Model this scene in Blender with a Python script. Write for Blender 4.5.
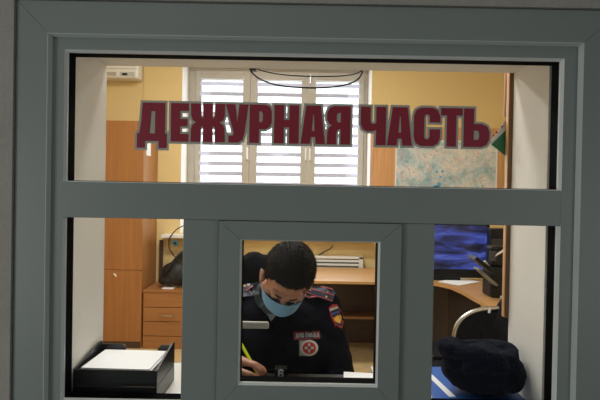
import bpy, bmesh, math, random
from mathutils import Vector, Matrix, noise
from mathutils.geometry import tessellate_polygon
from mathutils.bvhtree import BVHTree
random.seed(7)
R = math.radians
for o in list(bpy.data.objects): bpy.data.objects.remove(o)
S = bpy.context.scene
C = S.collection
# ------------------------------------------------------------ camera
F = 520.0
EYE = Vector((0, 0, 1.38))
cd = bpy.data.cameras.new('camera'); cam = bpy.data.objects.new('camera', cd); C.objects.link(cam)
cd.sensor_width = 36; cd.lens = F * 36 / 600; cd.clip_start = 0.02
CR = Matrix.Rotation(R(90 - 0.66), 4, 'X') @ Matrix.Rotation(R(1.05), 4, 'Z')
cam.matrix_world = Matrix.Translation(EYE) @ CR
S.camera = cam
# ------------------------------------------------------------ world, light, exposure
w = bpy.data.worlds.new('world'); S.world = w; w.use_nodes = True
bgn = w.node_tree.nodes['Background']
bgn.inputs[0].default_value = (0.90, 0.95, 1.0, 1); bgn.inputs[1].default_value = 2.6
def area(name, loc, rot, sx, sy, power, col):
    l = bpy.data.lights.new(name, 'AREA'); l.shape = 'RECTANGLE'; l.size = sx; l.size_y = sy
    l.energy = power; l.color = col
    o = bpy.data.objects.new(name, l); C.objects.link(o); o.location = loc; o.rotation_euler = rot
    return o
area('daylight_through_back_window', (-0.23, 5.24, 1.80), (R(-90), 0, 0), 1.7, 1.55, 20, (0.92, 0.96, 1.0))
area('office_ceiling_light', (-0.35, 3.35, 2.93), (0, 0, 0), 1.2, 0.3, 43, (1.0, 0.97, 0.93))
area('office_front_ceiling_light', (-0.3, 2.05, 2.93), (0, 0, 0), 1.2, 0.3, 23, (1.0, 0.98, 0.95))
area('corridor_ceiling_light', (-0.6, -1.2, 2.78), (0, 0, 0), 1.2, 0.3, 1.5, (0.96, 1.0, 0.97))
area('corridor_left_fill_light', (-2.25, -0.7, 1.05), (0, R(-90), 0), 1.2, 1.1, 25, (0.95, 0.99, 1.0))  # added fill from the left; the corridor wall has no window there
area('corridor_right_fill_light', (2.15, -1.25, 1.0), (0, R(90), 0), 1.2, 1.0, 12, (0.95, 0.99, 1.0))  # added fill lighting the frame from the right, no window behind it
S.view_settings.view_transform = 'Standard'; S.view_settings.look = 'None'
S.view_settings.gamma = 1; S.view_settings.use_curve_mapping = False
S.view_settings.exposure = 0.0

# ------------------------------------------------------------ place from the photo
def ray(px, py):
    return (CR.to_3x3() @ Vector(((px - 300) / F, (200 - py) / F, -1))).normalized()
def P(px, py, Y):
    d = ray(px, py); return EYE + d * (Y / d.y)
def PX(px, Y, py=200): return P(px, py, Y).x
def PZ(py, Y, px=300): return P(px, py, Y).z
def onz(px, py, z):
    d = ray(px, py); return EYE + d * ((z - EYE.z) / d.z)

# ------------------------------------------------------------ materials
def srgb(r, g, b):
    f = lambda c: (c / 12.92 if c <= .04045 else ((c + .055) / 1.055) ** 2.4)
    return (f(r / 255), f(g / 255), f(b / 255), 1)
def mat(name, col, rough=.5, metal=0., var=.06, vscale=6., bump=0., bscale=60., sheen=0., spec=.5, coat=0.):
    m = bpy.data.materials.new(name); m.use_nodes = True; nt = m.node_tree; N = nt.nodes; L = nt.links
    b = N['Principled BSDF']; b.inputs['Roughness'].default_value = rough; b.inputs['Metallic'].default_value = metal
    b.inputs['Specular IOR Level'].default_value = spec
    b.inputs['Coat Weight'].default_value = coat
    if sheen: b.inputs['Sheen Weight'].default_value = sheen; b.inputs['Sheen Roughness'].default_value = .4
    tc = N.new('ShaderNodeTexCoord'); nz = N.new('ShaderNodeTexNoise'); nz.inputs['Scale'].default_value = vscale
    nz.inputs['Detail'].default_value = 4
    L.new(tc.outputs['Object'], nz.inputs['Vector'])
    cr = N.new('ShaderNodeValToRGB'); c = Vector(col[:3])
    cr.color_ramp.elements[0].position = .3; cr.color_ramp.elements[1].position = .7
    cr.color_ramp.elements[0].color = (*(c * (1 - var)), 1); cr.color_ramp.elements[1].color = (*[min(1, v * (1 + var)) for v in c], 1)
    L.new(nz.outputs['Fac'], cr.inputs[0]); L.new(cr.outputs[0], b.inputs['Base Color'])
    if bump:
        n2 = N.new('ShaderNodeTexNoise'); n2.inputs['Scale'].default_value = bscale; n2.inputs['Detail'].default_value = 5
        L.new(tc.outputs['Object'], n2.inputs['Vector'])
        bp = N.new('ShaderNodeBump'); bp.inputs['Strength'].default_value = bump; bp.inputs['Distance'].default_value = .01
        L.new(n2.outputs['Fac'], bp.inputs['Height']); L.new(bp.outputs[0], b.inputs['Normal'])
    return m
def woodmat(name, col, dark=.78, rough=.42, axis=2, scale=14):
    m = mat(name, col, rough); nt = m.node_tree; N = nt.nodes; L = nt.links; b = N['Principled BSDF']
    tc = N.new('ShaderNodeTexCoord'); mp = N.new('ShaderNodeMapping')
    sc = [scale * 3, scale * 3, scale * 3]; sc[axis] = scale * .12; mp.inputs['Scale'].default_value = sc
    nz = N.new('ShaderNodeTexNoise'); nz.inputs['Scale'].default_value = 1.0; nz.inputs['Detail'].default_value = 6
    nz.inputs['Distortion'].default_value = .6
    L.new(tc.outputs['Object'], mp.inputs[0]); L.new(mp.outputs[0], nz.inputs['Vector'])
    cr = N.new('ShaderNodeValToRGB'); c = Vector(col[:3])
    cr.color_ramp.elements[0].position = .35; cr.color_ramp.elements[1].position = .65
    cr.color_ramp.elements[0].color = (*(c * dark), 1); cr.color_ramp.elements[1].color = (*[min(1, v * 1.08) for v in c], 1)
    L.new(nz.outputs['Fac'], cr.inputs[0]); L.new(cr.outputs[0], b.inputs['Base Color'])
    return m
def glassmat(name, fac=.05, tint=(.97, .985, .98, 1)):
    m = bpy.data.materials.new(name); m.use_nodes = True; nt = m.node_tree; N = nt.nodes; L = nt.links
    N.remove(N['Principled BSDF']); out = N['Material Output']
    t = N.new('ShaderNodeBsdfTransparent'); t.inputs[0].default_value = tint
    g = N.new('ShaderNodeBsdfGlossy'); g.inputs['Roughness'].default_value = .02
    fr = N.new('ShaderNodeFresnel'); fr.inputs[0].default_value = 1.25
    mx = N.new('ShaderNodeMixShader'); L.new(fr.outputs[0], mx.inputs[0]); L.new(t.outputs[0], mx.inputs[1]); L.new(g.outputs[0], mx.inputs[2])
    L.new(mx.outputs[0], out.inputs[0]); return m
def emis(name, col, s):
    m = bpy.data.materials.new(name); m.use_nodes = True; N = m.node_tree.nodes
    b = N['Principled BSDF']; b.inputs['Base Color'].default_value = col
    b.inputs['Emission Color'].default_value = col; b.inputs['Emission Strength'].default_value = s
    return m
M = {}
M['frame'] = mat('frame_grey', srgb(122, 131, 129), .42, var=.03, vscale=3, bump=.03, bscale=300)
M['bevel'] = mat('frame_bevel_lit', srgb(214, 218, 216), .35, var=.02)  # paler than the frame: light on the bevels is put into the colour
M['edge_light'] = mat('frame_edge_light', srgb(190, 198, 197), .35, var=.02)  # frame grey lightened, edge highlight held in the colour
M['gasket'] = mat('gasket_black', srgb(10, 11, 11), .9, var=.1, spec=.05)
M['glass'] = glassmat('window_glass')
M['plaster'] = mat('corridor_plaster', srgb(150, 148, 142), .9, var=.06, vscale=9, bump=.35, bscale=90)
M['reveal'] = mat('white_reveal', srgb(232, 229, 224), .75, var=.03, vscale=4, bump=.08, bscale=40)
M['yellow'] = mat('yellow_wall', srgb(226, 200, 142), .7, var=.03, vscale=1.6, bump=.06, bscale=40)
M['ceil'] = mat('ceiling_white', srgb(225, 224, 218), .9)
M['lino'] = mat('linoleum', srgb(205, 178, 130), .4, var=.15, vscale=14)
M['tile'] = mat('corridor_floor', srgb(110, 108, 102), .4, var=.1)
M['white'] = mat('white_plastic', srgb(232, 230, 224), .4, var=.02)
M['winframe'] = mat('painted_window_frame', srgb(182, 175, 164), .5, var=.04)
M['orange'] = woodmat('orange_wood', srgb(160, 106, 56), .88)
M['orangeH'] = woodmat('orange_wood_horizontal', srgb(158, 106, 58), .88, axis=0)
M['board'] = woodmat('board_wood', srgb(212, 160, 108), .88)
M['desk'] = woodmat('desk_wood', srgb(186, 142, 92), .86, axis=0)
M['brown'] = woodmat('brown_board', srgb(132, 92, 56), .8)
M['dbrown'] = woodmat('dark_brown_panel', srgb(72, 50, 36), .8, axis=0)
M['shaded_brown'] = woodmat('shaded_panel', srgb(44, 32, 26), .8, axis=0)  # panel brown taken near black to hold the shade under the corner desk
M['black'] = mat('black_plastic', srgb(17, 18, 20), .4, var=.05, spec=.25)
M['tray'] = mat('tray_black', srgb(30, 32, 33), .28, var=.05)
M['paper'] = mat('paper', srgb(236, 236, 238), .8, var=.02)
M['metal'] = mat('chrome', srgb(190, 188, 182), .25, metal=1)
M['counter'] = mat('counter_white', srgb(212, 210, 204), .4, var=.03)
M['skin'] = mat('skin', srgb(182, 130, 104), .5, var=.06, vscale=25, bump=.08, bscale=250)
M['hair'] = mat('hair', srgb(40, 34, 30), .7, var=.5, vscale=160, bump=.9, bscale=420)
M['mask'] = mat('mask_blue', srgb(165, 215, 246), .8, var=.03, bump=.1, bscale=400)
M['navy'] = mat('uniform_navy', srgb(15, 16, 25), .9, var=.12, vscale=30, bump=.3, bscale=60, sheen=.0, spec=.1)
M['shirt'] = mat('shirt_grey', srgb(128, 142, 156), .8, var=.04)
M['red'] = mat('badge_red', srgb(168, 36, 46), .6)
M['gold'] = mat('badge_gold', srgb(222, 176, 84), .4, metal=.3)
M['epau'] = mat('shoulder_board_blue', srgb(26, 29, 56), .7)
M['badgewhite'] = mat('badge_white', srgb(186, 188, 186), .6)
M['badgeblue'] = mat('badge_blue', srgb(50, 80, 160), .6)
M['badgegrey'] = mat('badge_grey', srgb(128, 132, 130), .5)
M['maroon'] = mat('maroon_vinyl', srgb(138, 30, 52), .45, var=.03)
M['vgrey'] = mat('grey_vinyl', srgb(166, 166, 156), .5, var=.03)
M['fleece'] = mat('navy_fleece', srgb(12, 17, 34), .95, var=.35, vscale=60, bump=1.0, bscale=130, sheen=.03, spec=.1)
M['cloth'] = mat('black_cloth', srgb(15, 16, 21), .9, var=.2, bump=.5, bscale=40, sheen=.02, spec=.15)
M['bag'] = mat('black_bag', srgb(20, 21, 22), .6, var=.2, bump=.5, bscale=30)
M['pen'] = mat('pen_lime', srgb(206, 232, 20), .35, var=.02)
M['green'] = mat('green_card', srgb(44, 128, 84), .6)
M['blue'] = mat('blue_cover', srgb(20, 92, 180), .4)
M['teal'] = mat('teal_plastic', srgb(62, 122, 128), .4)
M['cable'] = mat('black_cable', srgb(18, 18, 20), .5)
M['pink'] = mat('pinkish_tube', srgb(205, 165, 140), .5)
M['lamp'] = emis('lamp_diffuser', (1, .96, .88, 1), 2.0)
M['shoe'] = mat('shoe_leather', srgb(18, 17, 16), .3)

# ------------------------------------------------------------ mesh helpers
def link(name, bm, m, parent=None, smooth=False, kind=None):
    me = bpy.data.meshes.new(name)
    if isinstance(bm, bmesh.types.BMesh):
        bmesh.ops.recalc_face_normals(bm, faces=bm.faces); bm.to_mesh(me); bm.free()
    else: me = bm
    if smooth:
        for p in me.polygons: p.use_smooth = True
    ms = m if isinstance(m, list) else [m]
    me.materials.clear()
    for q in ms: me.materials.append(q)
    o = bpy.data.objects.new(name, me); C.objects.link(o)
    if parent: o.parent = parent; o.matrix_parent_inverse = parent.matrix_world.inverted()
    if kind: o['kind'] = kind
    return o
def empty(name, loc=(0, 0, 0)):
    o = bpy.data.objects.new(name, None); C.objects.link(o); o.location = loc; o.empty_display_size = .05
    o.matrix_world = Matrix.Translation(loc); return o
def tag(o, label, cat, group=None):
    o['label'] = label; o['category'] = cat
    if group: o['group'] = group
    return o
def thing(name, loc, label, cat, group=None): return tag(empty(name, loc), label, cat, group)
def box(bm, x0, x1, y0, y1, z0, z1, bev=0., mtx=None, seg=2):
    r = bmesh.ops.create_cube(bm, size=1)
    T = Matrix.Translation(((x0 + x1) / 2, (y0 + y1) / 2, (z0 + z1) / 2)) @ Matrix.Diagonal((abs(x1 - x0), abs(y1 - y0), abs(z1 - z0), 1))
    bmesh.ops.transform(bm, matrix=T, verts=r['verts'])
    vs = r['verts']
    if bev:
        es = list({e for v in vs for e in v.link_edges})
        g = bmesh.ops.bevel(bm, geom=es, offset=bev, segments=seg, affect='EDGES', profile=.5)
        vs = list({v for f in g['faces'] for v in f.verts} | {v for v in vs if v.is_valid})
    if mtx is not None: bmesh.ops.transform(bm, matrix=mtx, verts=vs)
    return vs
def bx(*a, bev=0., mtx=None):
    bm = bmesh.new(); box(bm, *a, bev=bev, mtx=mtx); return bm
def tube(pts, r, seg=10, closed=False, bm=None, caps=True):
    bm = bm or bmesh.new(); pts = [Vector(p) for p in pts]; n = len(pts); rings = []
    up = Vector((0, 0, 1)); prev = None
    for i, p in enumerate(pts):
        a = pts[(i - 1) % n] if (closed or i > 0) else p; b = pts[(i + 1) % n] if (closed or i < n - 1) else p
        t = (b - a).normalized()
        if prev is None:
            s = t.cross(up if abs(t.z) < .9 else Vector((1, 0, 0))).normalized()
        else: s = (prev - t * prev.dot(t)).normalized()
        prev = s; q = t.cross(s); rr = r[i] if isinstance(r, (list, tuple)) else r
        rings.append([bm.verts.new(p + (s * math.cos(k * 2 * math.pi / seg) + q * math.sin(k * 2 * math.pi / seg)) * rr) for k in range(seg)])
    for i in range(n if closed else n - 1):
        A, B = rings[i], rings[(i + 1) % n]
        for k in range(seg): bm.faces.new((A[k], A[(k + 1) % seg], B[(k + 1) % seg], B[k]))
    if not closed and caps: bm.faces.new(rings[0]); bm.faces.new(rings[-1])
    return bm
def spline(pts, n=8):
    pts = [Vector(p) for p in pts]; out = []
    for i in range(len(pts) - 1):
        p0 = pts[max(i - 1, 0)]; p1 = pts[i]; p2 = pts[i + 1]; p3 = pts[min(i + 2, len(pts) - 1)]
        for k in range(n):
            t = k / n
            out.append(.5 * ((2 * p1) + (p2 - p0) * t + (2 * p0 - 5 * p1 + 4 * p2 - p3) * t * t + (3 * p1 - p0 - 3 * p2 + p3) * t ** 3))
    out.append(pts[-1]); return out
def prism(poly, y0, y1, holes=(), bm=None):      # poly in (x,z), extruded along Y
    bm = bm or bmesh.new(); loops = [[Vector((p[0], p[1], 0)) for p in L] for L in [poly] + list(holes)]
    tri = tessellate_polygon(loops); flat = [p for L in loops for p in L]
    A = [bm.verts.new((p.x, y0, p.y)) for p in flat]; B = [bm.verts.new((p.x, y1, p.y)) for p in flat]
    for t in tri:
        try: bm.faces.new([A[i] for i in t]); bm.faces.new([B[i] for i in reversed(t)])
        except ValueError: pass
    s = 0
    for L in loops:
        n = len(L)
        for i in range(n):
            a, b = s + i, s + (i + 1) % n
            bm.faces.new((A[a], A[b], B[b], B[a]))
        s += n
    return bm
def slab(poly, z0, z1):                            # poly in (x,y), extruded along Z
    bm = prism([(p[0], p[1]) for p in poly], 0, 1)
    for v in bm.verts: v.co = Vector((v.co.x, v.co.z, z0 + (z1 - z0) * v.co.y))
    return bm
def offset(poly, d, hole=False):
    n = len(poly); a = sum(poly[i][0] * poly[(i + 1) % n][1] - poly[(i + 1) % n][0] * poly[i][1] for i in range(n))
    s = (1 if a > 0 else -1) * (-1 if hole else 1); out = []
    for i in range(n):
        p = Vector(poly[i]); e0 = (p - Vector(poly[i - 1])).normalized(); e1 = (Vector(poly[(i + 1) % n]) - p).normalized()
        n0 = Vector((e0.y, -e0.x)) * s; n1 = Vector((e1.y, -e1.x)) * s; m = n0 + n1
        if m.length < .2: m = n0
        m.normalize(); k = d / max(.55, m.dot(n0)); out.append((p.x + m.x * k, p.y + m.y * k))
    return out
def blob(name, prims, voxel, m, parent=None, smooth_it=6, fac=.5, disp=0., dscale=20.):
    bm = bmesh.new()
    for p in prims:
        if p[0] == 's':
            c, r = p[1], p[2]; mt = p[3] if len(p) > 3 else Matrix.Identity(4)
            g = bmesh.ops.create_icosphere(bm, subdivisions=3, radius=1)
            bmesh.ops.transform(bm, matrix=Matrix.Translation(c) @ mt @ Matrix.Diagonal((*r, 1)), verts=g['verts'])
        else:
            t = bmesh.new()
            for c, r in ((p[1], p[2]), (p[3], p[4])):
                bmesh.ops.create_icosphere(t, subdivisions=2, radius=r, matrix=Matrix.Translation(c))
            h = bmesh.ops.convex_hull(t, input=t.verts)
            bmesh.ops.delete(t, geom=[v for v in set(h['geom_interior']) if isinstance(v, bmesh.types.BMVert)], context='VERTS')
            mp = {}
            for v in t.verts: mp[v] = bm.verts.new(v.co)
            for f in t.faces:
                try: bm.faces.new([mp[v] for v in f.verts])
                except ValueError: pass
            t.free()
    o = link(name, bm, m)
    md = o.modifiers.new('r', 'REMESH'); md.mode = 'VOXEL'; md.voxel_size = voxel; md.use_smooth_shade = True
    sm = o.modifiers.new('s', 'SMOOTH'); sm.factor = fac; sm.iterations = smooth_it
    dg = bpy.context.evaluated_depsgraph_get(); me = bpy.data.meshes.new_from_object(o.evaluated_get(dg))
    old = o.data; o.modifiers.clear(); o.data = me; bpy.data.meshes.remove(old)
    if disp:
        nr = [v.normal.copy() for v in me.vertices]
        for v, q in zip(me.vertices, nr):
            v.co += q * (noise.fractal(v.co * dscale, 1.0, 2.0, 3) * disp)
    for p in me.polygons: p.use_smooth = True
    me.materials.clear(); me.materials.append(m)
    if parent: o.parent = parent; o.matrix_parent_inverse = parent.matrix_world.inverted()
    return o

# ------------------------------------------------------------ letters (drawn, 100 units tall)
LET = {
 'Д': (78, [(0,-18),(21,-18),(21,0),(57,0),(57,-18),(78,-18),(78,20),(73,20),(73,100),(14,100),(11,55),(6,20),(0,20)], [[(33,20),(37,78),(47,78),(47,20)]]),
 'Е': (46, [(0,0),(46,0),(46,20),(24,20),(24,40),(43,40),(43,59),(24,59),(24,80),(46,80),(46,100),(0,100)], []),
 'Ж': (89, [(0,100),(25,100),(26,66),(32,60),(32,100),(57,100),(57,60),(63,66),(64,100),(89,100),(88,68),(84,57),(75,51),(84,45),(88,34),(89,0),(64,0),(63,38),(57,43),(57,0),(32,0),(32,43),(26,38),(25,0),(0,0),(1,34),(5,45),(14,51),(5,57),(1,68)], []),
 'У': (60, [(0,100),(25,100),(31,52),(36,100),(60,100),(50,24),(45,7),(34,0),(8,0),(8,18),(19,18),(22,24),(19,36)], []),
 'Р': (60, [(0,0),(26,0),(26,36),(42,36),(54,42),(60,54),(60,82),(54,95),(42,100),(0,100)], [[(26,54),(33,55),(36,60),(36,76),(33,82),(26,83)]]),
 'Н': (64, [(0,0),(25,0),(25,42),(39,42),(39,0),(64,0),(64,100),(39,100),(39,62),(25,62),(25,100),(0,100)], []),
 'А': (62, [(0,0),(24,0),(26,18),(37,18),(38,0),(62,0),(50,100),(13,100)], [[(28,34),(31,76),(33,76),(35,34)]]),
 'Я': (60, [(60,0),(60,100),(18,100),(6,95),(0,82),(0,64),(5,54),(12,49),(5,44),(1,32),(0,0),(24,0),(24,28),(27,38),(35,40),(35,0)], [[(35,57),(35,83),(27,81),(25,75),(25,64),(27,58)]]),
 'Ч': (65, [(65,0),(65,100),(40,100),(40,58),(33,55),(27,57),(25,62),(25,100),(0,100),(0,56),(5,42),(16,36),(32,36),(40,40),(40,0)], []),
 'С': (66, [(66,62),(66,78),(60,93),(48,100),(18,100),(5,93),(0,78),(0,22),(5,7),(18,0),(48,0),(60,7),(66,22),(66,44),(40,44),(40,24),(37,18),(29,18),(26,24),(26,76),(29,82),(37,82),(40,76),(40,62)], []),
 'Т': (56, [(16,0),(40,0),(40,81),(56,81),(56,100),(0,100),(0,81),(16,81)], []),
 'Ь': (66, [(0,0),(46,0),(60,6),(66,20),(66,40),(60,54),(46,60),(26,60),(26,100),(0,100)], [[(26,18),(37,19),(40,24),(40,37),(37,42),(26,43)]]),
 'П': (63, [(0,0),(22,0),(22,80),(41,80),(41,0),(63,0),(63,100),(0,100)], []),
 'Г': (48, [(0,0),(22,0),(22,80),(48,80),(48,100),(0,100)], []),
 'И': (63, [(0,0),(18,0),(41,60),(41,0),(63,0),(63,100),(45,100),(22,40),(22,100),(0,100)], []),
 'Б': (66, [(0,0),(46,0),(60,6),(66,20),(66,40),(60,54),(46,60),(26,60),(26,80),(60,80),(60,100),(0,100)], [[(26,18),(37,19),(40,24),(40,37),(37,42),(26,43)]]),
}

# ============================================================ SETTING
WY0, WY1 = 1.119, 1.40            # wall between corridor and duty room
RX0, RX1, RZ1 = -0.525, 0.5685, EYE.z + .335
CT = 0.88                          # counter top
XL, XR, YB, ZC = -2.35, 1.965, 5.0, 3.0
FX0, FX1 = PX(12, 1.12), PX(618, 1.12); FZ1 = PZ(3, 1.12); FZ0 = .80
def wall_with_hole(name, x0, x1, z0, z1, hx0, hx1, hz0, hz1, y0, y1, m):
    bm = bmesh.new()
    box(bm, x0, hx0, y0, y1, z0, z1); box(bm, hx1, x1, y0, y1, z0, z1)
    box(bm, hx0, hx1, y0, y1, z0, hz0); box(bm, hx0, hx1, y0, y1, hz1, z1)
    return link(name, bm, m, kind='structure')
wall_with_hole('wall_front', XL, 2.2, 0, ZC, FX0, FX1, FZ0, FZ1, WY0, 1.20, M['plaster'])
bm = bmesh.new()
box(bm, XL, RX0, 1.20, WY1, 0, ZC); box(bm, RX1, XR, 1.20, WY1, 0, ZC)
box(bm, RX0, RX1, 1.20, WY1, 0, CT - .03); box(bm, RX0, RX1, 1.20, WY1, RZ1, ZC)
link('wall_inner_lining', bm, M['reveal'], kind='structure')
link('floor', bx(XL, XR, WY1, YB, -.05, 0), M['lino'], kind='structure')
link('floor_corridor', bx(-2.35, 2.2, -2.0, 1.119, -.05, 0), M['tile'], kind='structure')
link('ceiling', bx(XL, XR, WY1, YB, ZC, ZC + .05), M['ceil'], kind='structure')
link('ceiling_corridor', bx(-2.35, 2.2, -2.0, 1.119, 2.85, 2.9), M['ceil'], kind='structure')
link('wall_left', bx(XL - .1, XL, -2.0, YB + .4, 0, ZC), M['yellow'], kind='structure')
link('wall_right', bx(XR, XR + .1, WY1, YB + .4, 0, ZC), M['yellow'], kind='structure')
link('wall_corridor_right', bx(2.2, 2.3, -2.0, 1.2, 0, ZC), M['plaster'], kind='structure')
link('wall_corridor_back', bx(-2.45, 2.3, -2.1, -2.0, 0, ZC), M['plaster'], kind='structure')
BX0, BX1 = PX(181, YB, 150), PX(371, YB, 150); BZ0, BZ1 = .98, 2.66
wall_with_hole('wall_back', XL, XR, 0, ZC, BX0, BX1, BZ0, BZ1, YB, YB + .40, M['yellow'])
# white plaster lining of the back window's opening
bm = bmesh.new(); e = .006
box(bm, BX0, BX0 + e, YB - .002, YB + .38, BZ0, BZ1); box(bm, BX1 - e, BX1, YB - .002, YB + .38, BZ0, BZ1); box(bm, BX0, BX1, YB - .002, YB + .38, BZ1 - e, BZ1)
link('trim_1', bm, M['reveal'], kind='structure')
link('baseboard_back', bx(-.92, XR, YB - .015, YB, 0, .08), M['brown'], kind='structure')

# ---- service window (window_1)
def ring(x0, x1, z0, z1, prof, gap=.0004):
    """four mitred rails; prof = [(inset_x, inset_z, y)] closed profile"""
    out = []
    def cor(ix, iz, y, k): return Vector(((x0 + ix) if k in (0, 3) else (x1 - ix), y, (z0 + iz) if k in (0, 1) else (z1 - iz)))
    for s in range(4):
        bm = bmesh.new(); A = [bm.verts.new(cor(*p, s)) for p in prof]; B = [bm.verts.new(cor(*p, (s + 1) % 4)) for p in prof]
        d = (B[0].co - A[0].co).normalized()
        for v in A: v.co += d * gap
        for v in B: v.co -= d * gap
        n = len(prof)
        for i in range(n): bm.faces.new((A[i], A[(i + 1) % n], B[(i + 1) % n], B[i]))
        bm.faces.new(A); bm.faces.new(list(reversed(B))); out.append(bm)
    return out
def sq(pts): return [(a, a, y) for a, y in pts]
win = empty('window_1', (0, 1.14, .9)); win['kind'] = 'structure'
YS = 1.140; YG = 1.184
# inner edge of the fixed light (front edge of the bevel ~ inner face)
IX0, IX1 = PX(66.0, YS + .006, 200), PX(557.5, YS + .006, 200); IZ1 = PZ(56.5, YS + .006, 300); IZ0 = PZ(404, YS, 300)
OXs = PX(46, 1.126, 200); w_s = IX0 - OXs
rail_names = ['bottom_rail', 'right_stile', 'top_rail', 'left_stile']
oz1 = PZ(38, 1.126, 300)
# outer fixed frame
ox0, ox1, oz0 = FX0 + .002, FX1 - .002, FZ0 + .002
tx = OXs - ox0; txr = ox1 - PX(580, 1.126, 200); tz = (FZ1 - .002) - oz1
def outer():
    out = []
    for s in range(4):
        bm = bmesh.new()
        prof = [(0, 1.128), (.003, 1.126), (.985, 1.126), (1, 1.130), (1, 1.19), (0, 1.19)]
        def c(a, y, k): return Vector(((ox0 + a * tx) if k in (0, 3) else (ox1 - a * txr), y, (oz0 + a * .06) if k in (0, 1) else (FZ1 - .002 - a * tz)))
        A = [bm.verts.new(c(a, y, s)) for a, y in prof]; B = [bm.verts.new(c(a, y, (s + 1) % 4)) for a, y in prof]
        d = (B[0].co - A[0].co).normalized()
        for v in A: v.co += d * .0004
        for v in B: v.co -= d * .0004
        n = len(prof)
        for i in range(n): bm.faces.new((A[i], A[(i + 1) % n], B[(i + 1) % n], B[i]))
        bm.faces.new(A); bm.faces.new(list(reversed(B))); out.append(bm)
    return out
for nme, b in zip(rail_names, outer()): link(nme, b, M['frame'], win)
# inner step of frame
sx0, sx1, sz0, sz1 = OXs, PX(580, 1.126, 200), oz0 + .06, oz1
wl, wr, wt, wb = IX0 - sx0, sx1 - IX1, sz1 - IZ1, IZ0 - sz0
def stepped(prof, m, nm):
    for s in range(4):
        bm = bmesh.new()
        def c(a, y, k): return Vector(((sx0 + a * wl) if k in (0, 3) else (sx1 - a * wr), y, (sz0 + a * wb) if k in (0, 1) else (sz1 - a * wt)))
        A = [bm.verts.new(c(a, y, s)) for a, y in prof]; B = [bm.verts.new(c(a, y, (s + 1) % 4)) for a, y in prof]
        n = len(prof)
        for i in range(n): bm.faces.new((A[i], A[(i + 1) % n], B[(i + 1) % n], B[i]))
        bm.faces.new(A); bm.faces.new(list(reversed(B))); link(nm, bm, m, win)
stepped([(0, YS), (.86, YS), (.86, 1.19), (0, 1.19)], M['frame'], 'inner_frame')
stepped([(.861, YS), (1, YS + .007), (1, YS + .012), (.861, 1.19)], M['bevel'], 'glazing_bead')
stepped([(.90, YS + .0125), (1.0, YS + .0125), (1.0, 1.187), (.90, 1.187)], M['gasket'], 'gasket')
stepped([(-.03, 1.1255), (0.0, 1.1255), (.11, YS - .0003), (-.03, YS - .0003)], M['edge_light'], 'edge_highlight')  # pale wedge added for the highlight along the frame step
# transom and mullions
TZ1, TZ0 = PZ(186, YS, 300), PZ(221.5, YS, 300)
def rail(nm, x0, x1, z0, z1, ya=YS, yb=1.188, m='frame', bev=.0015):
    return link(nm, bx(x0, x1, ya, yb, z0, z1, bev=bev), M[m], win)
rail('transom', IX0 - wl * .12, IX1 + wr * .12, TZ0, TZ1, YS - .001)
link('gasket', bx(IX0, IX1, YS + .012, 1.187, TZ1 + .0001, TZ1 + .0035), M['gasket'], win)
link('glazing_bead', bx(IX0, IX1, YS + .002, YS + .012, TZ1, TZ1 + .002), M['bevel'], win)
m1a, m1b = PX(182, YS, 300), PX(217.5, YS, 300); m2a, m2b = PX(400.5, YS, 300), PX(433.5, YS, 300)
rail('mullion', m1a, m1b, IZ0 - .002, TZ0, YS + .001); rail('mullion', m2a, m2b, IZ0 - .002, TZ0, YS + .001)
# hatch sash, mitred, slightly proud
hx0, hx1, hz1, hz0 = m1b + .001, m2a - .001, TZ0 - .001, IZ0 - .012
hi0, hi1 = PX(240.5, YS - .008, 310), PX(377.5, YS - .008, 310); hiz1 = PZ(241.8, YS - .008, 310); hiz0 = PZ(384.6, YS - .008, 310)
hw = [hi0 - hx0, hx1 - hi1, hz1 - hiz1, hiz0 - hz0]
def hatch(prof, m, nm, gap=.0004):
    for s in range(4):
        bm = bmesh.new()
        def c(a, y, k): return Vector(((hx0 + a * hw[0]) if k in (0, 3) else (hx1 - a * hw[1]), y, (hz0 + a * hw[3]) if k in (0, 1) else (hz1 - a * hw[2])))
        A = [bm.verts.new(c(a, y, s)) for a, y in prof]; B = [bm.verts.new(c(a, y, (s + 1) % 4)) for a, y in prof]
        d = (B[0].co - A[0].co).normalized()
        for v in A: v.co += d * gap
        for v in B: v.co -= d * gap
        n = len(prof)
        for i in range(n): bm.faces.new((A[i], A[(i + 1) % n], B[(i + 1) % n], B[i]))
        bm.faces.new(A); bm.faces.new(list(reversed(B))); link(nm, bm, m, sash)
sash = link('hatch_sash', bx(hx0 + .001, hx1 - .001, 1.1805, 1.1835, hz0 + .001, hz1 - .001), M['glass'], win)
sash.name = 'hatch_glass'
hatch([(0, YS - .006), (.02, YS - .008), (.93, YS - .008), (.93, 1.180), (0, 1.180)], M['frame'], 'sash_rail')
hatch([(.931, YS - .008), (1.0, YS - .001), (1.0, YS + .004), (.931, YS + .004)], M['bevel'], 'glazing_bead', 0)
hatch([(.935, YS + .0045), (1.0, YS + .0045), (1.0, 1.180), (.935, 1.180)], M['gasket'], 'gasket', 0)
link('glass_pane', bx(IX0 - .003, IX1 + .003, YG, YG + .003, TZ1 - .003, IZ1 + .003), M['glass'], win)
link('glass_pane', bx(IX0 - .003, m1a + .003, YG, YG + .003, IZ0 - .003, TZ0 + .003), M['glass'], win)
link('glass_pane', bx(m2b - .003, IX1 + .003, YG, YG + .003, IZ0 - .003, TZ0 + .003), M['glass'], win)
# pale rounded bar behind the hatch glass
lz = PZ(325, 1.21, 256)
lv = link('pale_bar', bx(PX(232, 1.21, 325), PX(269, 1.21, 325), 1.205, 1.214, lz - .0085, lz + .0085, bev=.004), M['winframe'], sash)
lv['label'] = 'pale rounded bar'
lv.rotation_euler = (0, 0, 0)
link('bar_stub', tube([(PX(236, 1.2, 325), 1.1838, lz), (PX(236, 1.2, 325), 1.206, lz)], .006), M['winframe'], lv)

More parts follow.
